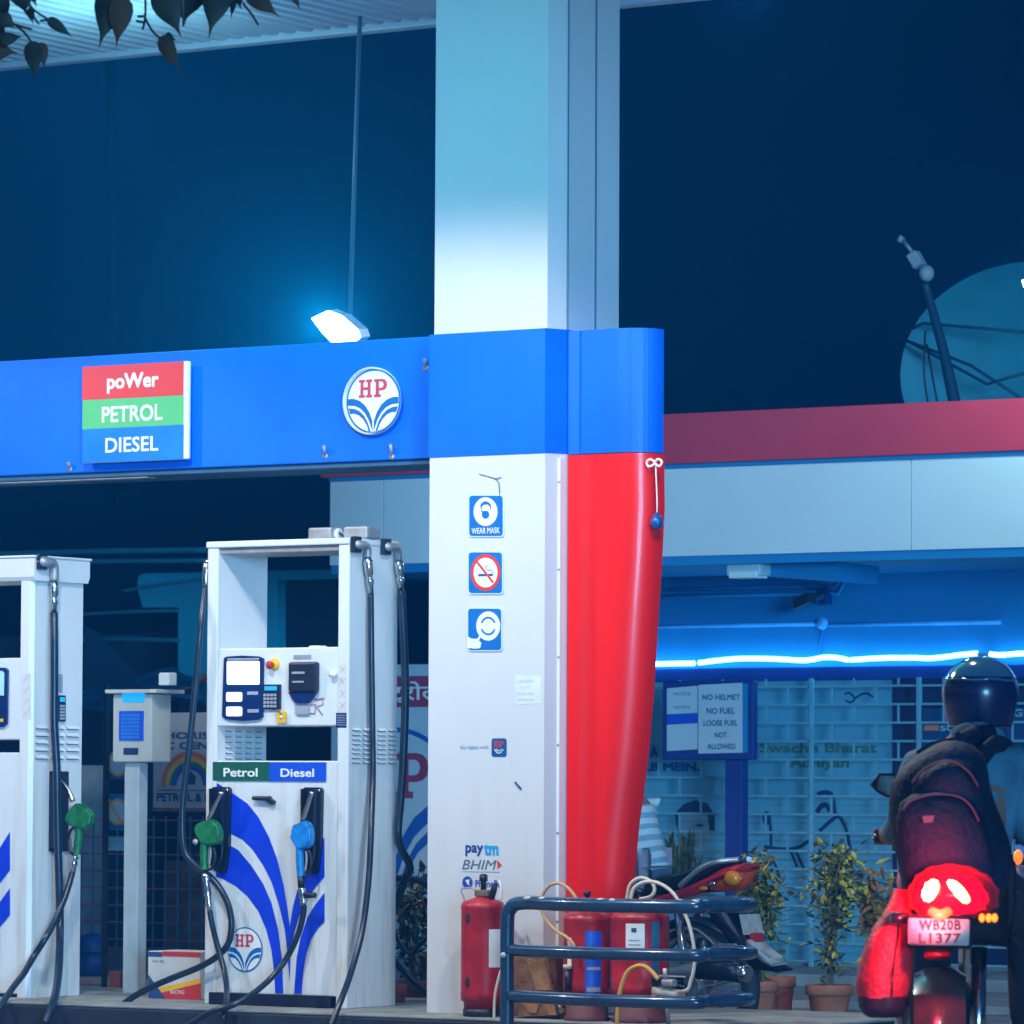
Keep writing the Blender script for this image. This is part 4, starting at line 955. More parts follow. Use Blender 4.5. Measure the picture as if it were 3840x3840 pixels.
# ducts and conduit
b = M(); zd = 2.52
for dz in (0, -.045):
    b.tube([(PY(2500, 2110, kw).x, kw-.03, zd+dz), (PY(3010, 2150, kw).x, kw-.03, zd+dz)], .013, kblue, n=8, smoothpath=False)
P = [PY(x, y, kw-.02) for x, y in ((3015, 2192), (3135, 2206), (3178, 2128), (3300, 2122), (3900, 2098))]
for d in (0, .035): b.tube([p+Vector((d*.5, 0, -d)) for p in P], .014, kblue, n=8, smoothpath=False)
b.build('cable_duct', kio)
b = M(); P = [PY(x, y, kw-.015) for x, y in ((2350, 2352), (3065, 2341))]; b.tube(P, .013, mat('pvc_conduit', (.10, .42, .80), .5), n=8, smoothpath=False)
P = [PY(x, y, kw-.015) for x, y in ((3105, 2343), (3752, 2334))]; b.tube(P, .014, MATS['pvc_conduit'], n=8, smoothpath=False)
c = PY(3085, 2338, kw-.02); b.lathe([(0, .03), (.035, .025), (.04, 0)], c, MATS['pvc_conduit'], axis=(0, -1, 0)); b.cyl(c, PY(3070, 2470, kw-.01), .006, kblue, n=6)
b.build('conduit', kio)
fx = RC(2735, 2086, 2862, 2146, kf+.1)
b = M(); b.box(fx[0], fx[1], kf+.06, kf+.20, 2.53, 2.652, mat('old_fixture', (.45, .62, .66), .4), .01); b.box(fx[0]+.02, fx[1]-.02, kf+.055, kf+.19, 2.515, 2.555, sign_white, .006)
props(b.build('soffit_light_fixture'), 'small unlit pale light fixture under the edge of the kiosk fascia', 'light fixture')
# neon
neon = mat('neon_glow', (.8, .9, 1), .4, emit=(.10, .55, 1.0), es=14)
nn = thing('neon_strip', PY(3000, 2478, kw), 'glowing white-blue wavy neon tube strip running along the kiosk wall', 'neon light')
path = [(2300, 2492), (2462, 2490), (2604, 2487)], [(2620, 2486), (2700, 2476), (2780, 2470), (2900, 2471), (3020, 2476), (3090, 2465), (3140, 2467), (3180, 2475)], [(3190, 2475), (3300, 2468), (3420, 2467), (3500, 2468), (3600, 2456), (3665, 2450)], [(3712, 2452), (3740, 2456), (3772, 2456)], [(3780, 2454), (3870, 2448)], [(1400, 2548), (1560, 2540), (1640, 2536)]
for L in path[:5]:
    b = M(); b.tube([PY(x, y, kw-.07) for x, y in L], .016, neon, n=10); b.build('neon_tube', nn)
b = M(); b.tube([PY(3665, 2452, kw-.07), PY(3690, 2456, kw-.07), PY(3712, 2454, kw-.07)], .010, grey, n=8); b.build('connector', nn)
# cctv
cc = thing('security_camera', PY(3090, 2250, kw-.1), 'small dark security camera on a bracket high on the blue kiosk wall', 'camera')
b = M(); b.obox(PY(3018, 2254, kw-.25), PY(3050, 2240, kw-.25)-PY(3018, 2254, kw-.25), (0, .05, 0), (.0, 0, .035), black, .012); b.build('camera_body', cc)
b = M(); b.cyl(PY(3045, 2245, kw-.2), PY(3085, 2235, kw-.1), .018, kdark, n=10); b.ell(PY(3078, 2232, kw-.12), (.035, .035, .03), black); b.box(PY(3102, 2240, kw).x, PY(3122, 2240, kw).x, kw-.08, kw-.002, PY(3110, 2268, kw).z, PY(3110, 2200, kw).z, kdark, .005); b.build('bracket', cc)
# banner and painted wall behind the grille
ban = mat('banner_vinyl', (.12, .36, .47), .55, var=.1, scale=2)
Yb2 = kw-.02
bn = thing('wall_banner', PY(2900, 3700, Yb2), 'wide pale banner with green Swachh Bharat Abhiyan writing behind the white grille', 'banner')
r = RC(2330, 2560, 3352, 3700, Yb2); b = M(); b.box(r[0], r[1], Yb2, Yb2+.008, .145, PY(2900, 2553, Yb2).z, ban); b.build('vinyl_sheet', bn)
Zb = ZC(2400, 2400)
olive = mat('banner_green', (.06, .17, .10), .6); bnavy = mat('banner_navy', (.004, .05, .24), .6); bline = mat('banner_line', (.01, .035, .10), .6)
Yt2 = Yb2-.004
b = M(); ftext('Swachh Bharat', (*Zb(905, 775), *Zb(1790, 852)), Yt2, olive, b, bold=.03); ftext('Abhiyan', (*Zb(1130, 885), *Zb(1578, 985)), Yt2, olive, b, bold=.03); b.build('green_lettering', bn)
b = M(); ftext('A', (*Zb(80, 800), *Zb(135, 882)), Yt2, bnavy, b, bold=.04); ftext('LB MEIN.', (*Zb(30, 925), *Zb(450, 990)), Yt2, bnavy, b, bold=.04); b.build('navy_lettering', bn)
b = M()
for L, rr in (([(1340, 1165), (1400, 1148), (1450, 1175), (1472, 1315)], .014), ([(1335, 1300), (1370, 1252), (1412, 1248), (1432, 1292)], .016), ([(1355, 1442), (1400, 1400), (1475, 1338), (1505, 1332), (1560, 1440), (1600, 1650)], .012),
          ([(940, 1560), (1010, 1572), (1120, 1577), (1200, 1562), (1300, 1500)], .011), ([(975, 1320), (988, 1450), (988, 1560)], .010), ([(1140, 1600), (1185, 1712)], .009), ([(1180, 1600), (1235, 1722)], .009),
          ([(1545, 410), (1580, 400), (1620, 440), (1590, 470), (1550, 455)], .006), ([(1620, 440), (1700, 400), (1760, 430)], .006), ([(1390, 1690), (1560, 1700), (1660, 1780), (1670, 1880)], .009), ([(1560, 1650), (1620, 1690)], .02), ([(990, 1640), (1030, 1720), (1060, 1840)], .009)):
    b.tube([PY(*Zb(x, y), Yt2) for x, y in L], rr, bline, n=6, flat=.35)
b.ell(PY(*Zb(955, 1345), Yt2), (.03, .004, .045), bline); b.build('line_drawing', bn, kind='stuff')
b = M(); b.poly([PY(*Zb(x, y), Yt2) for x, y in ((300, 1300), (540, 1300), (530, 1500), (480, 1620), (420, 1650), (360, 1610), (310, 1480))][::-1], mat('banner_face', (.22, .36, .42), .6))
b.poly([PY(*Zb(x, y), Yt2-.003) for x, y in ((262, 1310), (330, 1240), (420, 1208), (510, 1235), (560, 1320), (565, 1440), (525, 1450), (510, 1320), (420, 1310), (300, 1318), (292, 1440), (275, 1400))], bline)
b.poly([PY(*Zb(x, y), Yt2-.003) for x, y in ((410, 1400), (450, 1385), (490, 1400), (450, 1410))], bline); b.build('portrait_print', bn)
# dark shop front right of the banner
b = M(); X3, X4 = PY(3356, 3000, kw).x, XR; b.box(X3, X4, kw-.03, kw-.003, .145, PY(3500, 2540, kw).z, mat('shop_glass_dark', (.004, .022, .08), .25), .0)
sf = props(b.build('shop_window'), 'dark shop window behind the grille, right of the pale banner', 'window')
Zr = ZC(2880, 1920)
po = thing('wall_poster', PY(3560, 2900, kw-.04), 'dark poster with an orange patch and SUV lettering behind the rider', 'poster')
b = M(); fbox((*Zr(1165, 1480), *Zr(1960, 1860)), kw-.045, .012, mat('poster_navy', (.01, .06, .16), .5), 0, b); b.build('sheet', po)
b = M(); fbox((*Zr(1177, 1606), *Zr(1288, 1648)), kw-.048, .002, mat('poster_orange', (.85, .22, .10), .5), 0, b); b.build('orange_patch', po); b = M(); ftext('SUV', (*Zr(1298, 1608), *Zr(1480, 1652)), kw-.049, mat('poster_text', (.25, .5, .58), .5), b, bold=.03); b.build('lettering', po); b = M()
ftext('GIRL', (*Zr(1845, 1485), *Zr(2080, 1545)), kw-.049, MATS['poster_text'], b, bold=.03); b.build('lettering', po)
# grille
gp_m = mat('grille_paint', (.18, .40, .48), .5)
Yg2 = kw-.16
gri = thing('wall_grille', PY(2900, 3690, Yg2), 'pale steel security grille in a brick pattern across the kiosk front', 'grille')
b = M(); zt2 = PY(3400, 2571, Yg2).z; dz = 69.0/17800*(PY(3400, 2571, Yg2)-CAM).length; zs = [zt2-i*dz for i in range(-0, 18) if zt2-i*dz > .13]
x0g = PY(1500, 3000, Yg2).x; x1g = XR-.2
for z in zs: b.box(x0g, x1g, Yg2, Yg2+.006, z-.0070, z+.0070, gp_m)
sp = .318; xa = PY(3536, 2600, Yg2).x; ztop_ = PY(3000, 2545, Yg2).z
for i, z in enumerate([zs[0]+dz]+zs[:-1]):
    z1_ = min(z, ztop_) if i == 0 else z
    off = (i % 2)*sp/2; k0 = int((x0g-xa)/sp)-1
    for k in range(k0, k0+60):
        x = xa+k*sp+off
        if x0g < x < x1g: b.box(x-.0070, x+.0070, Yg2+.007, Yg2+.013, zs[min(i, len(zs)-1)]+.0, z1_, gp_m)
b.build('bars', gri)
b = M()
for px in (3046, 3449, 2400, 1520): x = PY(px, 3000, Yg2).x; b.box(x-.015, x+.015, Yg2-.02, Yg2-.002, .05, ztop_, gp_m, .003)
b.box(x0g, x1g, Yg2-.022, Yg2-.004, .05, .075, gp_m, .003); b.build('frame', gri)
# notice board
Yn2 = kw-.62
nb = thing('notice_board', PY(2750, 3700, Yn2), 'dark framed notice board on a blue post, papers reading NO HELMET NO FUEL', 'notice board')
Zn = ZC(2400, 2400)
b = M(); fbox((*Zn(168, 308), *Zn(855, 905)), Yn2, .06, kdark, .01, b); b.build('frame', nb)
b = M(); fbox((*Zn(770, 330), *Zn(812, 850)), Yn2-.004, .01, kblue, 0, b); b.build('backing', nb)
paper = mat('notice_paper', (.56, .63, .68), .6, var=.06); nink = mat('notice_ink', (.02, .10, .22), .6)
b = M(); fpoly([Zn(*q) for q in ((440, 340), (770, 322), (772, 850), (440, 858))], Yn2-.008, .006, paper, b); pb = b.build('paper', nb)
b = M()
for s, q in (('NO HELMET', (470, 410, 755, 452)), ('NO FUEL', (503, 512, 715, 558)), ('LOOSE FUEL', (480, 605, 738, 648)), ('NOT', (565, 696, 655, 738)), ('ALLOWED', (508, 782, 720, 824))): ftext(s, (*Zn(*q[:2]), *Zn(*q[2:])), Yn2-.010, nink, b, bold=.015)
b.build('lettering', pb)
b = M(); fpoly([Zn(*q) for q in ((203, 365), (432, 345), (432, 550), (203, 560))], Yn2-.007, .005, paper, b); fpoly([Zn(*q) for q in ((203, 640), (432, 628), (432, 825), (203, 838))], Yn2-.007, .005, paper, b)
fpoly([Zn(*q) for q in ((203, 562), (435, 552), (435, 626), (203, 636))], Yn2-.0075, .005, lbl_blue, b); p2_ = b.build('paper', nb)
b = M(); ftext('NOTICE', (*Zn(255, 395), *Zn(380, 418)), Yn2-.009, nink, b); ftext('NOTICE', (*Zn(255, 497), *Zn(378, 519)), Yn2-.009, nink, b); b.build('lettering', p2_)
b = M(); fbox((*Zn(640, 905), *Zn(770, 1640)), Yn2+.02, .08, kdark, .006, b); q = RC(*Zn(640, 905), *Zn(770, 1640), Yn2+.02); b.box(q[0], q[1], Yn2+.02, Yn2+.10, .05, q[2]+.01, kdark, .004); b.build('post', nb)
# large emblem board between dispenser and pillar
Yh2 = kw-.35
hb = thing('emblem_board', PY(1480, 3500, Yh2), 'big white board with red HP emblem and a red header, glimpsed beside the pillar', 'sign board')
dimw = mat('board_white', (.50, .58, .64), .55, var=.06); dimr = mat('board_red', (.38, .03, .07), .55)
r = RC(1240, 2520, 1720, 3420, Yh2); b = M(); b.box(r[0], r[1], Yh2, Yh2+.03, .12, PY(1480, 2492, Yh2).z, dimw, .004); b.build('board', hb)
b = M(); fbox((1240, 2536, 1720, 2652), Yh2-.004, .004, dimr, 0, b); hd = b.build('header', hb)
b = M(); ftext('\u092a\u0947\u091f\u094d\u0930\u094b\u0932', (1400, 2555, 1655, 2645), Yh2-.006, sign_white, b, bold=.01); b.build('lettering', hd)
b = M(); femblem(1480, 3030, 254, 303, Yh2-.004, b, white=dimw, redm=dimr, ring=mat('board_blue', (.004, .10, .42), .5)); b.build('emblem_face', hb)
# ------------------------------------------------------------------ things at the far left
teal = mat('teal_wall', (.02, .42, .58), .6, var=.12, scale=1)
tw = thing('teal_shelter', PY(800, 3600, 8), 'teal concrete shelter frame glimpsed behind the complete dispenser', 'shelter')
b = M(); fpoly([(515, 2180), (522, 2156), (545, 2150), (1300, 2135), (1300, 2170), (1040, 2176), (1040, 2560), (668, 2560), (668, 2278), (535, 2278), (518, 2220)], 8, .25, teal, b); b.build('frame_wall', tw)
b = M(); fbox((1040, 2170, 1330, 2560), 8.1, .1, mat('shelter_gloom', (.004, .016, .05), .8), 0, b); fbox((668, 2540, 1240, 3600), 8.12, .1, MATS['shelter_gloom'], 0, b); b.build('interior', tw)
b = M()
for a, c, rr in (((-60, 2080), (780, 2062), .022), ((-60, 2116), (780, 2102), .018), ((315, 2304), (668, 2290), .014), ((315, 2398), (668, 2402), .018), ((460, 2216), (780, 2170), .012)):
    b = M(); b.tube([PY(*a, 7.6), PY((a[0]+c[0])/2, (a[1]+c[1])/2-3, 7.6), PY(*c, 7.6)], rr, mat('dim_teal_pipe', (.03, .20, .28), .5), n=8)
    props(b.build('pipe'), {2080: 'upper of two teal pipes crossing behind the two dispensers', 2116: 'lower of two teal pipes crossing behind the two dispensers', 2304: 'short thin teal pipe under the shelter ledge', 2398: 'thicker teal pipe below the others, beside the shelter column', 2216: 'thin slanting pipe across the teal shelter ledge'}[a[1]], 'pipe', 'pipes at the teal shelter')
# blue tarpaulin stall
tarp = mat('tarp_blue', (.02, .18, .32), .5, var=.5, scale=4, bump=.6); rust = mat('rusty_clutter', (.32, .12, .07), .7, var=.5, scale=12)
b = M(); P = [(300, 2590), (400, 2572), (500, 2548), (600, 2508), (650, 2500), (690, 2530), (775, 2545)]; Q = [(300, 2660), (400, 2672), (500, 2648), (600, 2622), (650, 2612), (690, 2620), (775, 2632)]
vs = [PY(*p, 6.9) for p in P]+[PY(*q, 6.1) for q in Q]; n = len(P); b.add(vs, [[i, n+i, n+i+1, i+1] for i in range(n-1)], tarp, True); b.add([v+Vector((0, .02, -.02)) for v in vs], [[i, i+1, n+i+1, n+i] for i in range(n-1)], tarp, True)
props(b.build('tarpaulin'), 'crumpled blue-green tarpaulin roof behind the keypad terminal', 'tarpaulin')
for i, (px, py, w_, h_) in enumerate(((745, 2560, 40, 14), (700, 2585, 50, 10), (765, 2540, 20, 26))):
    c = PY(px, py, 6.3); b = M(); b.obox(c, (w_/1300, 0, .01), (0, .05, 0), (0, 0, h_/1400), rust, .006)
    props(b.build('rusty_scrap'), ('rusty scrap lump on the tarpaulin, nearest the dispenser', 'flat rusty scrap strip lying on the tarpaulin', 'topmost rusty scrap piece at the tarpaulin edge')[i], 'scrap', 'rusty scraps on the tarpaulin')
# dim tilted awning
b = M(); b.add([PY(*q, 7.4) for q in ((318, 2345), (370, 2372), (500, 2510), (560, 2600), (318, 2600))], [[4, 3, 2, 1, 0]], mat('dim_awning', (.008, .06, .13), .7)); b.add([PY(*q, 7.43) for q in ((318, 2345), (370, 2372), (500, 2510), (560, 2600), (318, 2600))], [[0, 1, 2, 3, 4]], MATS['dim_awning'])
props(b.build('awning'), 'dim dark blue slanted awning right of the leftmost dispenser', 'awning')
# rainbow board
Yr = 4.6
rb_ = thing('certificate_board', PY(700, 3030, Yr), 'pale board with a rainbow arc over a small house, PETROL & DIESEL below', 'sign board')
b = M(); fbox((574, 2672, 880, 3032), Yr, .03, mat('board_grey', (.46, .50, .54), .6, streak=((.3, .2, .15), .4, 2)), .004, b)
q = RC(572, 2660, 884, 3036, Yr); b.box(q[0], q[1], Yr-.006, Yr+.034, q[2]-.012, q[2]+.004, rust, .003); b.build('panel', rb_)
b = M()
ftext('AUTHORISED', (545, 2744, 890, 2766), Yr-.003, nink, b, bold=.03) if False else None
ftext('THORISED', (578, 2745, 860, 2772), Yr-.003, nink, b, bold=.03); ftext('UC CENTRE', (578, 2782, 880, 2810), Yr-.003, nink, b, bold=.03)
ftext('PETROL & DIESEL', (588, 2974, 880, 3006), Yr-.003, nink, b, bold=.03); fbox((590, 2962, 870, 2966), Yr-.004, .004, nink, 0, b); b.build('lettering', rb_)
def arc(c, r0, r1, m, Y, mb, a0=0, a1=180, k=1.19, n=24):
    P = [(c[0]+r1*math.cos(math.radians(a0+(a1-a0)*i/n)), c[1]-k*r1*math.sin(math.radians(a0+(a1-a0)*i/n))) for i in range(n+1)]
    Q = [(c[0]+r0*math.cos(math.radians(a0+(a1-a0)*i/n)), c[1]-k*r0*math.sin(math.radians(a0+(a1-a0)*i/n))) for i in range(n+1)]
    V = [PY(*p, Y) for p in P+Q]; mb.add(V, [[i, i+1, n+2+i, n+1+i] for i in range(n)], m)
b = M(); c = (712, 2946)
for r0, r1, m in ((92, 108, mat('rainbow_orange', (.72, .16, .07), .6)), (76, 92, mat('rainbow_yellow', (.80, .48, .06), .6)), (62, 76, mat('rainbow_green', (.02, .20, .16), .6)), (50, 62, lbl_blue)): arc(c, r0, r1, m, Yr-.003, b)
b.build('rainbow_print', rb_)
b = M(); b.poly([PY(x, y, Yr-.004) for x, y in ((690, 2918), (715, 2892), (740, 2918), (732, 2918), (732, 2942), (698, 2942), (698, 2918))], ink); b.build('house_print', rb_)
# little signs on a dark post
b = M(); fbox((383, 2560, 396, 3735), 3.0, .03, black, .003, b); ps = props(b.build('sign_post'), 'thin dark post between the left dispenser and the terminal post', 'post')
for i, (q, lb) in enumerate((((398, 2860, 470, 2922), 'blue square sign with an orange ring, uppermost left of the terminal post'), ((397, 2976, 470, 3114), 'blue prohibition sign with an orange ring and slash beside the terminal post'), ((394, 3138, 465, 3190), 'small pale blue sign, lowest beside the terminal post'))):
    t = M(); fpoly(rrect(*q, 8), 3.04, .01, mat('post_sign_blue', (.01, .16, .40), .5) if i < 2 else mat('post_sign_pale', (.12, .36, .50), .5), t); o = props(t.build('safety_sign'), lb, 'sign', 'small signs behind the terminal post')
    if i < 2:
        t = M(); c = ((q[0]+q[2])/2+8, (q[1]+q[3])/2 if i else q[1]+2); disc(t, c, 38, 50, 3.035, mat('sign_orange', (.85, .38, .06), .5)); disc(t, c, 30, 41, 3.033, mat('sign_pale', (.45, .6, .68), .5))
        if i: t.poly([PY(x, y, 3.031) for x, y in ((404, 3000), (411, 2994), (462, 3090), (455, 3096))][::-1], MATS['sign_orange'])
        t.build('pictogram', o)
# pale sheet wall, mesh fence, brick wall
b = M(); fbox((300, 2870, 384, 3612), 5.2, .04, mat('pale_sheet', (.30, .44, .54), .6, var=.35, scale=5, bump=.5), .0, b)
props(b.build('hanging_sheet'), 'pale rumpled plastic sheet hanging beside the leftmost dispenser', 'sheet')
b = M(); r = RC(612, 3230, 760, 3570, 5.4); bk = mat('dim_masonry', (.16, .15, .14), .8, var=.4, scale=8, bump=.5); b.box(r[0], r[1]+.6, 5.4, 5.6, 0, r[3], bk)
props(b.build('masonry_wall'), 'low grey-brown masonry wall behind the wire fence and carton', 'wall')
b = M(); b.box(-12, PY(1236, 3000, 8.5).x, 8.6, 8.8, 0, 2.35, mat('boundary_wall_dark', (.008, .03, .07), .8, var=.4, scale=1.5)); props(b.build('boundary_wall'), 'dark boundary wall at the back, left of the kiosk', 'wall')
fm = mat('fence_rusty', (.36, .17, .12), .6, var=.4, scale=20); b = M()
fy = 4.9; xa2, xb2 = PY(300, 3300, fy).x, PY(800, 3300, fy).x
for i in range(10):
    z = PY(500, 3075+i*64, fy).z
    if z > .05: b.box(xa2, xb2, fy, fy+.008, z-.005, z+.005, fm)
for i in range(12): x = xa2+(xb2-xa2)*i/11; b.box(x-.005, x+.005, fy+.009, fy+.016, 0, PY(500, 3060, fy).z, mat('fence_blue', (.08, .26, .40), .6))
b.build('wire_mesh').name = 'wire_fence'; props(bpy.data.objects['wire_fence'], 'wire mesh fence with rusty horizontal wires behind the terminal post', 'fence')
c = PY(345, 3630, 4.4); b = M(); b.lathe([(0, 0), (.075, 0), (.095, .2), (.09, .2), (.07, .01), (0, .01)], (c.x, c.y, 0), mat('bucket_blue', (.01, .10, .35), .4)); b.lathe([(0, .12), (.08, .10), (.1, 0)], (c.x, c.y, .2), MATS['bucket_blue']); props(b.build('water_drum'), 'round blue plastic drum low behind the leftmost dispenser', 'drum')
b = M(); fbox((408, 3642, 448, 3740), 3.2, .1, mat('dull_red_box', (.34, .09, .07), .6), .006, b); props(b.build('fire_bucket_box'), 'dull red box on the ground left of the terminal post', 'box')
# bench / small table by the pillar
Yd = 2.2
tb = thing('small_table', PY(1560, 3780, Yd), 'small table with a cream top and brown leg peeking out left of the pillar', 'table')
b = M(); q = RC(1530, 3570, 1700, 3590, Yd); b.box(q[0], q[1], Yd, Yd+.35, q[2], q[3], mat('cream_top', (.70, .58, .42), .5), .005); b.build('table_top', tb)
for px in (1567, 1680):
    x = PY(px, 3600, Yd).x; b = M(); b.box(x-.006, x+.036, Yd+.02, Yd+.06, 0, q[2]-.001, wood2, .004); b.build('leg', tb)
for i, pts in enumerate((((1478, 3298), (1510, 3293), (1560, 3300), (1620, 3330)), ((1476, 3490), (1500, 3540), (1538, 3576), (1570, 3550), (1620, 3500)), ((1470, 3596), (1510, 3640), (1560, 3690), (1620, 3740)))):
    hose([PY(x, y, .95) for x, y in pts], (.017, .011, .017)[i], ('upper dark hose arching from behind the dispenser towards the pillar', 'thin dark hose dipping in a V beside the pillar', 'lowest dark hose slanting down between dispenser and pillar')[i])
# ------------------------------------------------------------------ satellite dish
Ydh = 9.5
dm = mat('dish_teal', (.03, .27, .33), .6, var=.12, scale=3)
dc = PY(3850, 1385, Ydh); ex = PY(4340, 1385, Ydh).x-dc.x; ez = dc.z-PY(3850, 1790, Ydh).z
dsh = thing('satellite_dish', (dc.x, dc.y, 3.5), 'large round satellite dish on the kiosk roof, half out of the frame', 'satellite dish')
b = M(); n1, n2 = 12, 56; vs = []
for i in range(n1+1):
    rr = i/n1
    for k in range(n2):
        a = 2*math.pi*k/n2; vs.append(dc+Vector((ex*rr*math.cos(a), -.32*rr*rr+.32, ez*rr*math.sin(a))))
b.add(vs, [[i*n2+k, (i+1)*n2+k, (i+1)*n2+(k+1) % n2, i*n2+(k+1) % n2] for i in range(n1) for k in range(n2)], dm, True)
b.add([v+Vector((0, .03, 0)) for v in vs], [[i*n2+k, i*n2+(k+1) % n2, (i+1)*n2+(k+1) % n2, (i+1)*n2+k] for i in range(n1) for k in range(n2)], dm, True)
b.build('reflector', dsh)
dk = mat('dish_strut', (.008, .05, .09), .5)
b = M(); arm = [PY(3590, 1560, Ydh-.9), PY(3545, 1300, Ydh-1.1), PY(3468, 1060, Ydh-1.35)]; b.tube([arm[0], arm[1].lerp(arm[0].lerp(arm[2], .5), .6), arm[2]], [.046, .034, .026], dk, n=10); b.build('feed_arm', dsh)
b = M(); lnb = PY(3475, 1025, Ydh-1.35); b.ell(lnb, (.05, .05, .055), mat('feed_grey', (.42, .47, .48), .5))
a0, a1 = PY(3455, 1005, Ydh-1.35), PY(3420, 945, Ydh-1.4); b.cyl(lnb, a0, .018, steel, n=10); b.obox((a0+a1)/2, (a1-a0)*.42, Vector((.032, 0, .018)), (0, .04, 0), MATS['feed_grey'], .008)
b.cyl(a1, PY(3382, 895, Ydh-1.4), .015, steel, n=8); b.cyl(PY(3372, 905, Ydh-1.4), PY(3385, 888, Ydh-1.4), .022, MATS['feed_grey'], n=10); b.build('feed_horn', dsh)
b = M()
for L in ([(3470, 1240), (3465, 1400), (3488, 1560)], [(3475, 1290), (3500, 1430), (3525, 1560)]): b.tube([PY(x, y, Ydh-.95) for x, y in L], .008, black, n=6)
b.build('cable', dsh)
b = M()
for L in ([(3375, 1256), (3460, 1212), (3840, 1245)], [(3385, 1268), (3700, 1440), (3840, 1400)], [(3360, 1262), (3640, 1370), (3840, 1500)]): b.tube([PY(x, y, Ydh-.12) for x, y in L], .011, dk, n=6, smoothpath=False)
b.build('support_rod', dsh)
b = M(); b.cyl((dc.x, dc.y+.4, 3.2), (dc.x, dc.y+.35, dc.z), .07, dk, n=14); b.build('mast', dsh)
# second floodlight at the right edge
f2 = thing('floodlight', PY(3850, 1080, 5.1), 'glaring floodlight at the right edge in front of the satellite dish', 'floodlight')
P = [PY(x, y, 5.1) for x, y in ((3832, 1052), (3900, 1030), (3930, 1075), (3852, 1105))]
b = M(); b.prism(P, (0, .01, 0), lampm); b.build('lens', f2)
b = M(); b.prism([p+Vector((0, .012, 0)) for p in P], (.0, .07, .01), steel); b.build('lamp_housing', f2)
b = M(); b.tube([PY(3900, 1080, 5.17), (PY(3900, 1080, 5.17).x, 5.3, 3.7), (PY(3900, 1080, 5.17).x, 5.9, 3.53)], .02, dk, n=8); b.build('mast', f2)
light('POINT', 'floodlight_lamp', PY(3850, 1085, 4.98), 60, (.45, .95, 1.0), shadow_soft_size=.05)
# ------------------------------------------------------------------ night buildings
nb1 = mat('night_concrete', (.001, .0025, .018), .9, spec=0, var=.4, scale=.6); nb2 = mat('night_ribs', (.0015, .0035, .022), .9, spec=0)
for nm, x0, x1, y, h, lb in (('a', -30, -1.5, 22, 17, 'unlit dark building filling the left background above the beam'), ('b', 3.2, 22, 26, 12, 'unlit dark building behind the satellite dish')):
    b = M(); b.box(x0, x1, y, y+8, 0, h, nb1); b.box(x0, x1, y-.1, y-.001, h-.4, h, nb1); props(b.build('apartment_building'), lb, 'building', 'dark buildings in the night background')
# ------------------------------------------------------------------ plants
terra = mat('terracotta', (.50, .15, .075), .7, var=.3, scale=10, bump=.3); soil = mat('potting_soil', (.05, .03, .02), .9)
leaf_a = mat('leaf_olive', (.17, .15, .04), .6, var=.5, scale=30); leaf_b = mat('leaf_deep', (.025, .07, .045), .6, var=.5, scale=30); leaf_y = mat('leaf_yellow', (.62, .42, .05), .6, var=.3, scale=30)
bloom = mat('bloom_yellow', (.80, .62, .06), .6, var=.2); stemm = mat('stem_brown', (.22, .15, .09), .7); leaf_o = mat('leaf_rust', (.42, .16, .04), .6, var=.4, scale=20)
def gpt(px, depth): p = PD(px, 3800, depth); return Vector((p.x, p.y, 0))
def leaf(mb, c, d, nrm, L, W, m, fold=.15):
    d = d.normalized(); s = d.cross(nrm).normalized(); u = s.cross(d)
    pts = [c, c+d*L*.25+s*W*.42, c+d*L*.55+s*W*.5, c+d*L*.82+s*W*.22, c+d*L, c+d*L*.82-s*W*.22, c+d*L*.55-s*W*.5, c+d*L*.25-s*W*.42]
    mid = [c+d*L*.25-u*W*fold, c+d*L*.55-u*W*fold, c+d*L*.82-u*W*fold*.6-u*L*.03]
    v = pts+mid
    mb.add(v, [[0, 1, 8], [1, 2, 9, 8], [2, 3, 10, 9], [3, 4, 10], [0, 8, 7], [8, 9, 6, 7], [9, 10, 5, 6], [10, 4, 5]], m)
def rv(s=1): return Vector((random.gauss(0, s), random.gauss(0, s), random.gauss(0, s)))
def pot(t, c, rt, h):
    b = M(); b.lathe([(0, 0), (rt*.66, 0), (rt*.70, h*.12), (rt*.86, h*.72), (rt*.88, h*.74), (rt*.98, h*.76), (rt, h*.78), (rt, h*.98), (rt*.97, h), (rt*.88, h), (rt*.85, h*.85), (0, h*.85)], c, terra, n=28); b.build('pot', t)
    b = M(); b.lathe([(rt*.86, h*.86), (rt*.5, h*.90), (0, h*.92)], c, soil, n=20); b.build('soil', t)
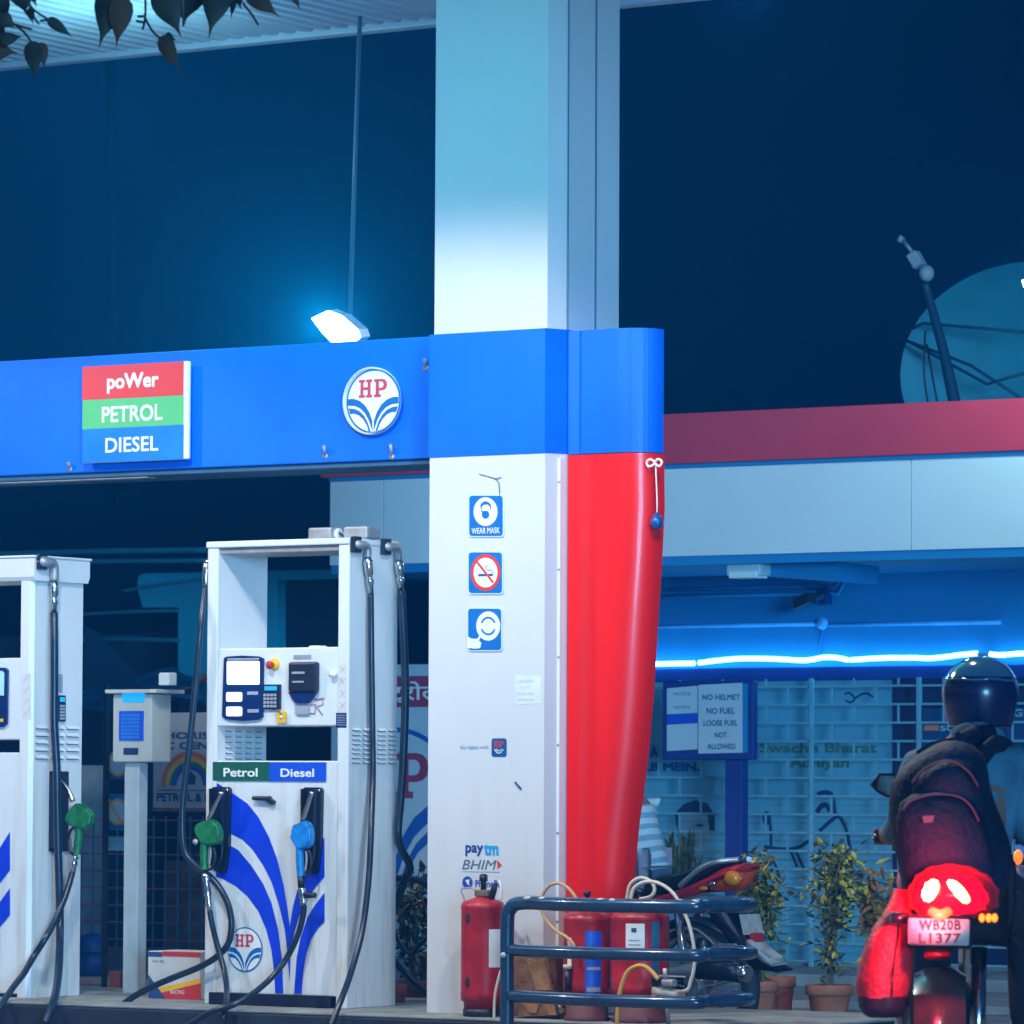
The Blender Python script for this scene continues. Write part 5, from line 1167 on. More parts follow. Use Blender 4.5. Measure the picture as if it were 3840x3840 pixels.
def shrub(px, depth, rt, h, top_y, wpx, label, nl=240, nf=26, mats=(leaf_a, leaf_a, leaf_b, leaf_y), bloomm=bloom, low=.35, sz=.05, seed=1, potted=True):
    random.seed(seed); c = gpt(px, depth); t = thing('potted_plant', c, label, 'plant', 'potted plants along the kiosk')
    if potted: pot(t, c, rt, h)
    H = PD(px, top_y, depth).z; W = wpx*depth/F/2
    sb = M(); lb = M(); fb = M(); tips = []
    for i in range(9):
        a = random.random()*6.28; rr = W*random.uniform(.15, .8); zt_ = H*random.uniform(.72, .97)
        P = [c+Vector((random.uniform(-.02, .02), random.uniform(-.02, .02), h*.85)), c+Vector((rr*.25*math.cos(a), rr*.25*math.sin(a), H*.45)), c+Vector((rr*math.cos(a), rr*math.sin(a), zt_))]
        sb.tube(P, [.008, .006, .003], stemm, n=6, sub=4); tips.append(P)
    for i in range(nl):
        P = random.choice(tips); u = random.random()**.6; q = P[1].lerp(P[2], u) if random.random() < .85 else P[0].lerp(P[1], random.uniform(low, 1))
        o = Vector((random.gauss(0, W*.22), random.gauss(0, W*.22), random.gauss(0, H*.04))); d = Vector((o.x, o.y, random.uniform(-.06, .04)))+rv(.02)
        leaf(lb, q+o, d, Vector((0, 0, 1))+rv(.4), random.uniform(.6, 1.4)*sz, random.uniform(.35, .6)*sz, random.choice(mats))
    for i in range(nf):
        P = random.choice(tips); q = P[1].lerp(P[2], random.random()**.5)+Vector((random.gauss(0, W*.3), random.gauss(0, W*.3), random.gauss(0, .05)))
        for k in range(5): leaf(lb, q, rv(1), rv(1), random.uniform(.018, .03), .022, bloomm)
    sb.build('stem', t); lb.build('foliage', t)
    return t
shrub(3110, 24.8, .127, .215, 3120, 235, 'terracotta pot with a yellow-flowering shrub, left of the rider', nl=620, nf=40, seed=3, sz=.05)
shrub(2850, 25.2, .10, .215, 3175, 215, 'bushy potted shrub with yellowing leaves behind the parked motorcycle\'s tail', nl=620, nf=30, seed=5, sz=.055)
shrub(3300, 25.6, .10, .2, 3215, 200, 'rusty orange spiky plant half hidden by the red bag of the rider', nl=260, nf=0, mats=(leaf_o, leaf_o, leaf_y, leaf_a), seed=8, sz=.085)
shrub(1545, 25.5, .09, .2, 3210, 230, 'dark leafy plant with yellow sprigs between dispenser and pillar', nl=420, nf=26, mats=(leaf_b, leaf_b, leaf_a, leaf_a), seed=9, sz=.06)
shrub(2650, 24.4, .11, .2, 3420, 200, 'low potted plant seen through the parked motorcycle\'s wheel', nl=120, nf=14, seed=12)
random.seed(4)
def palm(px, depth, top_y, wpx, label, n=14, m=leaf_b, potted=True):
    c = gpt(px, depth); t = thing('potted_palm', c, label, 'plant', 'potted plants along the kiosk'); pot(t, c, .11, .2)
    H = PD(px, top_y, depth).z; W = wpx*depth/F/2; b = M(); s = M()
    for i in range(n):
        a = 6.28*i/n+random.random()*.5; k = random.uniform(.3, 1.0); top = c+Vector((W*k*math.cos(a), W*k*math.sin(a), H*(1.03-.28*k*k)))
        P = [c+Vector((0, 0, .17)), c+Vector((W*k*.35*math.cos(a), W*k*.35*math.sin(a), H*.62)), top]; s.tube(P, [.006, .004, .002], m, n=5, sub=5)
        for j in range(22):
            u = .25+.75*j/22; q = P[1].lerp(P[2], (u-.25)/.75) if u > .3 else P[1]
            d = (P[2]-P[1]).normalized(); sd = d.cross(Vector((0, 0, 1))).normalized()
            for sg_ in (-1, 1): leaf(b, q, d*1.1+sd*sg_*.8+Vector((0, 0, .1)), Vector((0, 0, 1)), random.uniform(.07, .11)*(1.1-u*.4), .012, random.choice((m, leaf_a)))
    s.build('stem', t); b.build('frond', t)
palm(2555, 26.0, 3125, 210, 'dark feathery palm plant behind the parked motorcycle\'s seat')
c = gpt(2760, 25.3); t = thing('plant_pot', gpt(2925, 25.4), 'terracotta pot partly behind the parked motorcycle\'s rear wheel', 'pot'); pot(t, wloc(t), .085, .235)
t = thing('plant_pot', gpt(1488, 24.0), 'slim red-brown pot on the ground just right of the complete dispenser', 'pot'); pot(t, wloc(t), .05, .24)

# overhanging branch, top left, nearer the camera
dlf = mat('fig_leaf', (.014, .016, .005), .55, var=.7, scale=14, spec=.25); dlf2 = mat('fig_leaf_brown', (.05, .022, .005), .6, var=.5, scale=14, spec=.25); twig = mat('twig_dark', (.015, .02, .035), .7)
br = thing('tree_branch', PD(450, -300, 17), 'dark heart-shaped leaves on drooping twigs hanging into the top left corner', 'branch')
def fig(mb, base, tip, w, D, m=dlf, tw=0.0):
    """heart leaf with drip tip, base/tip photo points at depth D"""
    A, B = PD(*base, D), PD(*tip, D+tw); d = B-A; L = d.length; d.normalize(); fw = ray(1920, 1920); s = d.cross(fw).normalized(); u = s.cross(d)
    prof = [(0, .0), (.0, .20), (.10, .44), (.25, .52), (.42, .46), (.58, .32), (.70, .17), (.80, .07), (.9, .03), (1, 0)]
    n = len(prof); W = w*D/F; P = []
    for sg_ in (1, -1):
        for i, (a, k) in enumerate(prof): P.append(A+d*L*a+s*sg_*k*W+u*(abs(k)*W*.25-math.sin(a*3)*W*.12))
    mid = [A+d*L*a-u*math.sin(a*3)*W*.12 for a, k in prof]
    vs = P+mid; fs = []
    for i in range(n-1):
        fs += [[i, i+1, 2*n+i+1, 2*n+i], [n+i+1, n+i, 2*n+i, 2*n+i+1]]
    mb.add(vs, fs, m, True)
lv = [((440, -60), (370, 185), 130, 0), ((460, -10), (435, 185), 90, 1), ((600, -40), (682, 145), 110, 0), ((700, -60), (690, 100), 150, 0), ((830, -80), (782, 148), 115, 0), ((930, -30), (1055, 68), 70, 1), ((880, -60), (905, 40), 60, 0),
      ((605, 135), (678, 280), 62, 1), ((618, 140), (662, 150), 45, 0), ((180, 70), (280, 145), 42, 0), ((70, -60), (100, 60), 100, 0), ((-20, -40), (20, 130), 90, 0), ((0, 150), (90, 135), 50, 0), ((-60, 180), (70, 200), 90, 1), ((120, 155), (135, 310), 68, 0), ((150, 160), (170, 265), 50, 1), ((1090, -40), (1128, 42), 30, 1), ((110, 30), (125, 95), 30, 0), ((0, 60), (60, 110), 60, 0), ((100, -70), (140, 30), 70, 1), ((880, -20), (865, 77), 26, 0), ((-40, 100), (30, 160), 80, 0)]
for bs, tp, w_, k in lv:
    b = M(); fig(b, bs, tp, w_, 16.4+random.uniform(-.3, .3), dlf2 if k else dlf, random.uniform(-.03, .03)); b.build('leaf', br)
b = M()
for L in ([(545, -60), (545, 60), (535, 112)], [(545, 70), (575, 120), (610, 150)], [(545, 85), (510, 78)], [(540, 60), (515, 62)], [(-20, 40), (40, 85), (120, 110)], [(40, 80), (90, 120), (118, 158)], [(100, -20), (120, 30), (180, 72)], [(110, 20), (125, 60), (148, 92)], [(150, 78), (185, 74)], [(910, 10), (945, 55), (970, 95)], [(680, -60), (688, 100)], [(-300, -150), (200, -90), (700, -80), (1200, -120)], [(430, -90), (440, -50)], [(830, -100), (830, -60)], [(600, -90), (600, -30)], [(930, -95), (930, -25)], [(70, -100), (70, -50)], [(-20, -120), (-20, 50)]):
    b.tube([PD(x, y, 16.4) for x, y in L], .0045 if L[0][0] != -300 else .012, twig, n=6)
b.build('twig', br)

# ------------------------------------------------------------------ parked motorcycle
Ym = 1.75
tyre = mat('tyre_rubber', (.018, .032, .05), .7, var=.3, scale=20, bump=.4); bike_red = mat('bike_red', (.62, .02, .03), .25, var=.1, coat=.5)
alu = mat('satin_alloy', (.42, .43, .45), .35, metal=.8, var=.2); amber = mat('amber_lens', (.80, .24, .01), .15, var=.2, coat=.4); seatm = mat('seat_vinyl', (.008, .012, .02), .4, bump=.2, coat=.2)
pb_ = lambda x, y, dy=0: PY(x, y, Ym)+Vector((0, dy, 0))
wc = pb_(2618, 3700); Rw = (pb_(2846, 3700)-wc).x
mb_ = thing('parked_motorcycle', (wc.x-.6, Ym, 0), 'parked motorcycle with a red tail and big amber indicator behind the guard rail', 'motorcycle')
def wheel(t, c, R, wd=.05, T=None):
    b = M(T); prof = [(R-.085, -.6), (R-.04, -1), (R-.015, -.75), (R, -.3), (R, .3), (R-.015, .75), (R-.04, 1), (R-.085, .6)]
    b.lathe([(r_, k*wd) for r_, k in prof], c, tyre, n=56, axis=(0, 1, 0)); w_ = b.build('tyre', t)
    b = M(T); b.lathe([(R-.082, -.6*wd), (R-.10, -.5*wd), (R-.11, -.2*wd), (R-.11, .2*wd), (R-.10, .5*wd), (R-.082, .6*wd)], c, alu, n=48, axis=(0, 1, 0))
    b.cyl(Vector(c)-Vector((0, .07, 0)), Vector(c)+Vector((0, .07, 0)), .045, alu, n=18)
    for k in range(5):
        a = 2*math.pi*k/5+.3; d = Vector((math.cos(a), 0, math.sin(a))); s_ = Vector((-math.sin(a), 0, math.cos(a)))
        for sg_ in (-1, 1): b.tube([Vector(c)+d*.04+s_*sg_*.012, Vector(c)+d*(R-.105)+s_*sg_*.03], .009, alu, n=6, smoothpath=False)
    b.build('rim', t)
wheel(mb_, wc, Rw)
wheel(mb_, wc-Vector((1.28, 0, 0)), Rw, .042)
def slab(mb, pts, w_, m, bev=.012, Y=None):
    P = [PY(*q, Y or Ym)-Vector((0, w_/2, 0)) for q in pts]
    k = M(); k.prism(P, (0, w_, 0), m); bm = bmesh.new(); vv = [bm.verts.new(v) for v in k.v[:2*len(P)]]
    for f in k.f:
        try: bm.faces.new([vv[i % (2*len(P))] for i in f])
        except ValueError: pass
    bmesh.ops.bevel(bm, geom=bm.edges[:], offset=bev, segments=3, affect='EDGES', clamp_overlap=True); bm.verts.index_update()
    mb.add([v.co.copy() for v in bm.verts], [[v.index for v in f.verts] for f in bm.faces], m, True); bm.free()
b = M(); slab(b, [(2150, 3320), (2300, 3335), (2420, 3325), (2520, 3290), (2640, 3262), (2744, 3228), (2748, 3236), (2690, 3275), (2630, 3312), (2500, 3352), (2300, 3375), (2150, 3360)], .24, seatm, .03); b.build('seat', mb_)
b = M()
for s_ in (-1, 1): b.tube([pb_(2598, 3322, s_*.13), pb_(2625, 3300, s_*.14), pb_(2680, 3255, s_*.14), pb_(2738, 3230, s_*.12), pb_(2790, 3222, s_*.05)], .014, alu, n=10)
b.build('grab_rail', mb_)
b = M(); slab(b, [(2400, 3365), (2540, 3352), (2640, 3325), (2720, 3262), (2832, 3234), (2826, 3262), (2740, 3270), (2680, 3325), (2640, 3347), (2560, 3372), (2450, 3400), (2380, 3400)], .20, bike_red, .02); b.build('tail_cowl', mb_)
b = M(); slab(b, [(2740, 3268), (2828, 3258), (2822, 3300), (2800, 3335), (2740, 3345), (2640, 3345), (2690, 3322)], .15, mat('tail_lens', (.50, .05, .01), .15, coat=.5), .02); b.build('tail_light', mb_)
b = M(); c = pb_(2778, 3292, -.085); b.ell(c, (.047, .035, .040), amber, n=20); b.tube([c, c+Vector((0, .08, -.01))], .012, black, n=8, smoothpath=False); b.build('indicator_light', mb_)
b = M(); b.ell(pb_(2702, 3312, -.085), (.024, .012, .016), chrome); b.ell(pb_(2668, 3330, -.082), (.026, .012, .012), amber); b.build('side_reflector', mb_)
b = M(); slab(b, [(2640, 3370), (2760, 3360), (2815, 3375), (2740, 3420), (2800, 3525), (2880, 3610), (2960, 3635), (2940, 3645), (2860, 3635), (2770, 3550), (2690, 3440)], .13, black, .01)
slab(b, [(2440, 3560), (2470, 3480), (2560, 3440), (2640, 3438), (2720, 3465), (2790, 3530), (2776, 3540), (2700, 3482), (2636, 3458), (2560, 3460), (2490, 3500), (2456, 3565)], .12, black, .008); b.build('rear_mudguard', mb_)
b = M(); b.tube([pb_(2478, 3555, -.07), pb_(2520, 3500, -.07), pb_(2580, 3482, -.07), pb_(2640, 3485, -.07), pb_(2700, 3535, -.07), pb_(2722, 3560, -.07)], .007, alu, n=8); b.build('guard_stay', mb_)
b = M(); slab(b, [(2815, 3528), (2838, 3520), (2870, 3560), (2900, 3590), (2936, 3612), (2925, 3625), (2880, 3605), (2840, 3570)], .15, mat('flap_grey', (.42, .42, .42), .5), .008); b.build('mud_flap', mb_)
b = M(); b.obox(pb_(2838, 3517), (.012, 0, .006), (0, .05, 0), (-.006, 0, .022), red, .004); b.build('rear_reflector', mb_)
c = pb_(2818, 3466); b = M(); b.obox(c, (.003, 0, -.0012), (0, .10, 0), Vector((-.012, 0, .050)), mat('plate_worn', (.50, .48, .44), .5, var=.3, scale=30), .001); npb = b.build('number_plate', mb_)
b = M(); b.tube([pb_(2360, 3640, -.14), pb_(2470, 3655, -.16), pb_(2600, 3640, -.18), pb_(2700, 3632, -.19)], [.02, .02, .03, .045], alu, n=14)
b.tube([pb_(2690, 3634, -.19), pb_(2800, 3636, -.20), pb_(2855, 3645, -.2)], [.046, .052, .05], black, n=16, smoothpath=False); b.tube([pb_(2850, 3642, -.2), pb_(2884, 3650, -.2)], [.052, .040], chrome, n=16, smoothpath=False); b.build('exhaust', mb_)
b = M(); b.tube([pb_(2640, 3630, -.12), pb_(2520, 3645, -.12), pb_(2400, 3600, -.12)], .018, alu, n=8, smoothpath=False); b.tube([pb_(2608, 3700, -.09), pb_(2450, 3660, -.09), pb_(2340, 3640, -.09)], .02, black, n=8, smoothpath=False)
b.tube([pb_(2618, 3700, .09), pb_(2340, 3640, .09)], .02, black, n=8, smoothpath=False); b.tube([pb_(2620, 3690, -.11), pb_(2580, 3420, -.10)], .022, chrome, n=10, smoothpath=False); b.tube([pb_(2620, 3690, .11), pb_(2580, 3420, .10)], .022, chrome, n=10, smoothpath=False); b.build('rear_suspension', mb_)
b = M(); c = pb_(2300, 3620); b.ell(c+Vector((0, 0, .0)), (.20, .13, .17), mat('engine_dark', (.03, .035, .04), .5)); b.box(c.x-.12, c.x+.02, c.y-.09, c.y+.09, c.z+.05, c.z+.22, alu, .02); b.build('engine', mb_)
b = M(); b.ell(pb_(2120, 3290), (.27, .15, .14), bike_red); b.build('fuel_tank', mb_)
b = M(); fw_ = wc-Vector((1.28, 0, 0))
for s_ in (-1, 1): b.tube([fw_+Vector((0, s_*.07, 0)), fw_+Vector((.26, s_*.07, .62))], .022, chrome, n=10, smoothpath=False)
b.tube([fw_+Vector((.33, -.34, .78)), fw_+Vector((.24, -.15, .74)), fw_+Vector((.24, .15, .74)), fw_+Vector((.33, .34, .78))], .012, black, n=8); b.build('front_fork', mb_)
b = M(); b.ell(fw_+Vector((.12, 0, .60)), (.08, .09, .09), chrome); b.build('headlight', mb_)

# ------------------------------------------------------------------ seated person behind the fin
skinm = mat('skin_brown', (.22, .11, .07), .55); hair = mat('black_hair', (.01, .008, .008), .5)
shirt_s = bpy.data.materials.new('striped_shirt'); shirt_s.use_nodes = True
t_ = shirt_s.node_tree; bs_ = t_.nodes['Principled BSDF']; bs_.inputs['Roughness'].default_value = .8
tc = t_.nodes.new('ShaderNodeTexCoord'); mp = t_.nodes.new('ShaderNodeMapping'); mp.inputs['Rotation'].default_value = (0, math.radians(18), 0)
wv = t_.nodes.new('ShaderNodeTexWave'); wv.bands_direction = 'Z'; wv.inputs['Scale'].default_value = 5.2; wv.inputs['Distortion'].default_value = 1.6; wv.inputs['Detail'].default_value = 2
rp = t_.nodes.new('ShaderNodeValToRGB'); rp.color_ramp.elements[0].position = .35; rp.color_ramp.elements[0].color = (.16, .36, .50, 1); rp.color_ramp.elements[1].position = .6; rp.color_ramp.elements[1].color = (.45, .58, .66, 1)
t_.links.new(tc.outputs['Object'], mp.inputs[0]); t_.links.new(mp.outputs[0], wv.inputs[0]); t_.links.new(wv.outputs[0], rp.inputs[0]); t_.links.new(rp.outputs[0], bs_.inputs['Base Color'])
trous = mat('grey_trousers', (.20, .22, .30), .8, bump=.3)
pe = thing('person', (pb_(2400, 3500).x, Ym, 0), 'person in a pale blue striped shirt sitting behind the red fin', 'person')
hip = pb_(2405, 3262); ch_ = pb_(2355, 3060); nk = pb_(2325, 2960); hd_ = pb_(2300, 2880)
V = [hip, hip.lerp(ch_, .5)+Vector((.02, 0, 0)), ch_, nk, hd_, ch_+Vector((0, -.17, .04)), ch_+Vector((-.12, -.22, -.22)), ch_+Vector((-.36, -.20, -.20)), ch_+Vector((0, .17, .04)), ch_+Vector((-.12, .22, -.22)), ch_+Vector((-.36, .20, -.20)),
     hip+Vector((0, -.10, 0)), hip+Vector((-.38, -.17, -.02)), hip+Vector((-.30, -.19, -.45)), hip+Vector((-.38, -.19, -.48)), hip+Vector((0, .10, 0)), hip+Vector((-.38, .17, -.02)), hip+Vector((-.30, .19, -.45)), hip+Vector((-.38, .19, -.48))]
E = [(0, 1), (1, 2), (2, 3), (3, 4), (2, 5), (5, 6), (6, 7), (2, 8), (8, 9), (9, 10), (0, 11), (11, 12), (12, 13), (13, 14), (0, 15), (15, 16), (16, 17), (17, 18)]
Rr = [.12, .12, .13, .06, .10, .06, .045, .03, .06, .045, .03, .09, .07, .045, .04, .09, .07, .045, .04]
skin('body', V, E, Rr, skinm, pe)
skin('shirt', [V[i] for i in (1, 0, 2, 5, 6, 8, 9)], [(0, 1), (0, 2), (2, 3), (3, 4), (2, 5), (5, 6)], [(.15, .16), (.15, .17), (.16, .17), .075, .06, .075, .06], shirt_s, pe)
skin('trousers', [V[0], V[11], V[12], V[13], V[15], V[16], V[17]], [(0, 1), (1, 2), (2, 3), (0, 4), (4, 5), (5, 6)], [.115, .10, .085, .06, .10, .085, .06], trous, pe)
b = M(); b.ell(hd_+Vector((.015, 0, .03)), (.098, .09, .10), hair); b.build('hair', pe)

# ------------------------------------------------------------------ rider and motorcycle at the right
D0_ = 15.3
q = lambda x, y, dv=0: PD(x, y, D0_+dv)
fwd = Vector((ray(3620, 2950).x, ray(3620, 2950).y, 0)).normalized(); rgt = Vector((fwd.y, -fwd.x, 0)); up = Vector((0, 0, 1))
g0 = q(3600, 3500); g0.z = 0
black_b = mat('bike_black', (.012, .016, .028), .3, var=.2, coat=.4); lens_r = mat('tail_glow_red', (.8, .01, .02), .2, emit=(1.0, .0, .02), es=1.8, coat=0, spec=.2)
lamp_on = mat('tail_lamp_lit', (1, .5, .2), .3, emit=(1.0, .45, .12), es=14); amber_on = mat('indicator_lit', (1, .4, .02), .3, emit=(1.0, .20, .01), es=2.2)
mo = thing('motorcycle', g0, 'motorcycle seen from behind with lit red tail light and plate WB20B L1377', 'motorcycle')
def qprism(mb, pts, dv, th, m, bev=0.01):
    P = [q(x, y, dv) for x, y in pts]; k = M(); k.prism(P, fwd*th, m); bm = bmesh.new(); n_ = len(P); vv = [bm.verts.new(v) for v in k.v[:2*n_]]
    for f in k.f:
        try: bm.faces.new([vv[i % (2*n_)] for i in f])
        except ValueError: pass
    if bev: bmesh.ops.bevel(bm, geom=bm.edges[:], offset=bev, segments=3, affect='EDGES', clamp_overlap=True)
    bm.verts.index_update(); mb.add([v.co.copy() for v in bm.verts], [[v.index for v in f.verts] for f in bm.faces], m, True); bm.free()
b = M(); qprism(b, [(3415, 3300), (3450, 3265), (3520, 3240), (3600, 3240), (3680, 3265), (3740, 3310), (3755, 3370), (3735, 3430), (3660, 3440), (3580, 3445), (3480, 3440), (3420, 3430), (3395, 3370)], .10, .55, bike_red, .035)
b.build('tail_cowl', mo)
b = M(); qprism(b, [(3430, 3320), (3470, 3285), (3560, 3272), (3640, 3285), (3700, 3330), (3712, 3400), (3680, 3425), (3580, 3415), (3480, 3425), (3436, 3405)], .055, .06, lens_r, .02); tl = b.build('tail_light', mo)
def zc5(x, y): return (3240+x*.3106, 2900+y*.3106)
for L in ([(780, 1290), (870, 1275), (905, 1310), (910, 1400), (870, 1470), (820, 1545), (760, 1560), (700, 1520), (695, 1440), (710, 1390), (760, 1340)], [(1000, 1285), (1090, 1290), (1180, 1360), (1230, 1420), (1285, 1520), (1280, 1560), (1220, 1580), (1170, 1550), (1120, 1470), (1050, 1410), (1010, 1350)]):
    b = M(); qprism(b, [zc5(*p) for p in L], .045, .02, lamp_on, .006); b.build('lit_lamp', tl)
light('POINT', 'tail_lamp_glow', q(3560, 3250, .0), 3.0, (1.0, .02, .05), shadow_soft_size=.05)
light('POINT', 'tail_lamp_glow', q(3450, 3420, -.10), 15.0, (1.0, .02, .05), shadow_soft_size=.03)
Zm = ZC(3040, 3040, .41408)
b = M(); qprism(b, [Zm(868, 948), Zm(1468, 948), Zm(1462, 1255), Zm(868, 1250)], .03, .02, black_b, .006); b.build('plate_frame', mo)
b = M(); qprism(b, [Zm(885, 975), Zm(1440, 985), Zm(1432, 1222), Zm(885, 1215)], .018, .011, mat('plate_white', (.62, .58, .56), .35), .003); npl = b.build('number_plate', mo)
def qt(s, x0, y0, x1, y1, dv, m, mb, **kw):
    A, B_, D_ = q(*Zm(x0, y1), dv), q(*Zm(x1, y1), dv), q(*Zm(x0, y0), dv); textmesh(s, lambda u, v: A+(B_-A)*u+(D_-A)*v, m, mb, **kw)
b = M(); kk = mat('plate_black', (.02, .015, .03), .5)
qt('WB20B', 980, 988, 1360, 1083, .0165, kk, b, bold=.028, spacing=1.12); qt('L1377', 978, 1108, 1358, 1200, .0165, kk, b, bold=.028, spacing=1.12); qt('IND', 915, 1072, 962, 1098, .0165, mat('plate_blue_print', (.1, .2, .5), .5), b)
b.poly([q(*Zm(x, y), .0168) for x, y in ((915, 985), (970, 988), (970, 1060), (915, 1058))][::-1], grey); b.build('lettering', npl)
b = M(); b.tube([q(*Zm(1100, 920), .06), q(*Zm(1170, 945), .02), q(*Zm(1240, 920), .06)], .018, mat('plate_lamp', (.7, .3, .1), .3, emit=(1, .35, .08), es=.5), n=10); b.build('plate_lamp', mo)
for sx_, nm in ((1, 'r'),):
    b = M(); b.tube([q(3630, 3442, .10), q(3672, 3442, .09)], .010, black_b, n=8, smoothpath=False); b.tube([q(3664, 3442, .09), q(3744, 3442, .08)], .019, black_b, n=12, smoothpath=False); ia = b.build('indicator_light', mo)
    for px in (3682, 3708, 3730): b = M(); b.ell(q(px, 3442, .062), (.010, .010, .014), amber_on, n=12); b.build('lit_lamp', ia)
b = M(); b.tube([q(3440, 3442, .10), q(3400, 3442, .09)], .010, black_b, n=8, smoothpath=False); b.tube([q(3404, 3442, .09), q(3340, 3442, .08)], .019, black_b, n=12, smoothpath=False); b.build('indicator_light', mo)
b = M(); b.box(0, 0.001, 0, 0.001, 0, 0.001, black_b) if False else None
qprism(b, [Zm(1025, 1265), Zm(1270, 1265), Zm(1265, 1352), Zm(1035, 1348)], .05, .02, mat('dark_red_reflector', (.20, .005, .012), .2), .006); b.build('rear_reflector', mo)
light('POINT', 'plate_lamp_glow', q(3520, 3425, -.10), .9, (1.0, .80, .75), shadow_soft_size=.02)
# rear wheel (travels away from the viewer)
wc2 = q(3525, 3500, .42); Rw2 = .31; wc2.z = Rw2+.01; wc2 = Vector((q(3525, 3700, .42).x, q(3525, 3700, .42).y, Rw2))
Tr = Matrix.Translation(wc2) @ Matrix.Rotation(math.atan2(fwd.y, fwd.x), 4, 'Z')
wheel(mo, (0, 0, 0), Rw2, .058, T=Tr)
b = M(Tr); n_ = 14; vs = []
for i in range(n_+1):
    a = math.radians(35+150*i/n_)
    for k in range(7):
        s_ = -1+2*k/6; rr_ = Rw2+.035-.03*abs(s_)**2; vs.append((math.cos(a)*rr_, s_*.085, math.sin(a)*rr_))
b.add(vs, [[i*7+k, i*7+k+1, (i+1)*7+k+1, (i+1)*7+k] for i in range(n_) for k in range(6)], mat('mudguard_dark', (.06, .05, .05), .25, coat=.5), True); b.build('rear_mudguard', mo)
b = M(Tr)
for s_ in (-1, 1): b.tube([(0, s_*.12, 0), (.10, s_*.13, .40)], .026, chrome, n=12, smoothpath=False); b.tube([(0, s_*.10, 0), (.5, s_*.10, .05)], .02, black_b, n=8, smoothpath=False)
b.build('rear_suspension', mo)
b = M(Tr); b.tube([(.9, -.16, .02), (.3, -.19, -.02), (-.12, -.20, .05)], [.03, .04, .048], alu, n=14); b.tube([(-.12, -.20, .05), (-.16, -.20, .055)], [.048, .03], chrome, n=14, smoothpath=False); b.build('exhaust', mo)
b = M(Tr); b.ell((.72, 0, .10), (.22, .16, .20), black_b); b.build('engine', mo)
b = M(Tr); b.box(-.02, .72, -.13, .13, .46, .56, seatm, .04); b.build('seat', mo)
b = M(Tr); b.ell((.95, 0, .60), (.26, .16, .14), bike_red); b.build('fuel_tank', mo)
Tf = Tr @ Matrix.Translation((1.28, 0, 0)); wheel(mo, (0, 0, 0), .30, .045, T=Tf)
b = M(Tr)
for s_ in (-1, 1): b.tube([(1.28, s_*.08, 0), (1.02, s_*.08, .68)], .022, chrome, n=10, smoothpath=False)
b.build('front_fork', mo)
hl = q(3300, 3147, 1.0); hr = q(3905, 3147, 1.0); hm = (hl+hr)/2+fwd*.1
b = M(); b.tube([hl, hl.lerp(hm, .35)+up*.01, hm, hr.lerp(hm, .35)+up*.01, hr], .012, chrome, n=8); b.tube([hl-rgt*.02, hl+rgt*.09], .020, black_b, n=12, smoothpath=False); b.tube([hr-rgt*.09, hr+rgt*.02], .020, black_b, n=12, smoothpath=False)
b.tube([hl+rgt*.1-fwd*.02, hl+rgt*.06+fwd*.06, hl-rgt*.03+fwd*.06], .006, alu, n=6); b.build('handlebar', mo)
b = M(); mp_ = [(3268, 2945), (3300, 2902), (3355, 2905), (3360, 2960), (3345, 2985), (3325, 2985), (3290, 2965)]
P = [q(x, y, 1.05) for x, y in mp_]; b.prism(P, fwd*.02, black_b); b.tube(P, .006, black_b, n=8, closed=True, smoothpath=False)
mr = b.build('mirror', mo); b = M(); cc_ = sum(P, Vector())/len(P); b.poly([cc_+(p-cc_)*.88-fwd*.003 for p in P], mat('mirror_glass', (.35, .45, .5), .06, metal=.9, var=.5, scale=18)); b.tube([q(3350, 2975, 1.06), q(3365, 3060, 1.04), q(3370, 3140, 1.02)], .006, black_b, n=6); b.build('mirror_glass', mr)

# red cloth bag on the near side
bag = thing('side_bag', q(3300, 3760, .15), 'crumpled red bag glowing in the tail light, hung on the motorcycle\'s left side', 'bag')
bagm = mat('bag_red_cloth', (.80, .03, .05), .45, var=.3, scale=9, bump=.6); bagd = mat('bag_dark_base', (.03, .012, .03), .6)
def sack(mb, rows, dv, th, m, n_=20, crump=.010, seed=2, lo=0, hi=1):
    """rows: photo (y, xleft, xright); elliptical sections"""
    random.seed(seed); ring = []; off = [[random.gauss(0, crump) for _ in range(n_)] for _ in rows]
    for j, (y, xl_, xr_, tk) in enumerate(rows):
        A, B_ = q(xl_, y, dv), q(xr_, y, dv); c_ = (A+B_)/2; h_ = (B_-A)/2
        for k in range(n_):
            a = 2*math.pi*k/n_; ca_, sa_ = math.cos(a), math.sin(a)
            sq = 1.0; ring.append(c_+h_*ca_*(1+off[j][k])+fwd*(th*tk*sa_)*(1+off[j][k]*8))
    fs = [[j*n_+k, (j+1)*n_+k, (j+1)*n_+(k+1) % n_, j*n_+(k+1) % n_] for j in range(len(rows)-1) for k in range(n_)]
    mb.add(ring, fs, m, True); mb.add(ring, [list(range(n_)), [(len(rows)-1)*n_+k for k in range(n_)][::-1]], m)
rows = [(3335, 3352, 3400, .3), (3380, 3335, 3412, .6), (3430, 3308, 3420, .9), (3470, 3278, 3422, 1), (3520, 3255, 3424, 1.05), (3570, 3236, 3424, 1.1), (3620, 3222, 3424, 1.1), (3670, 3212, 3420, 1.1), (3705, 3208, 3412, 1.05), (3740, 3216, 3402, 1.0)]
b = M(); sack(b, rows, .22, .085, bagm); 
b.tube([q(3372, 3440, .128), q(3366, 3520, .125), q(3352, 3620, .122), q(3345, 3735, .125)], .003, bagd, n=6); b.build('cloth_body', bag)
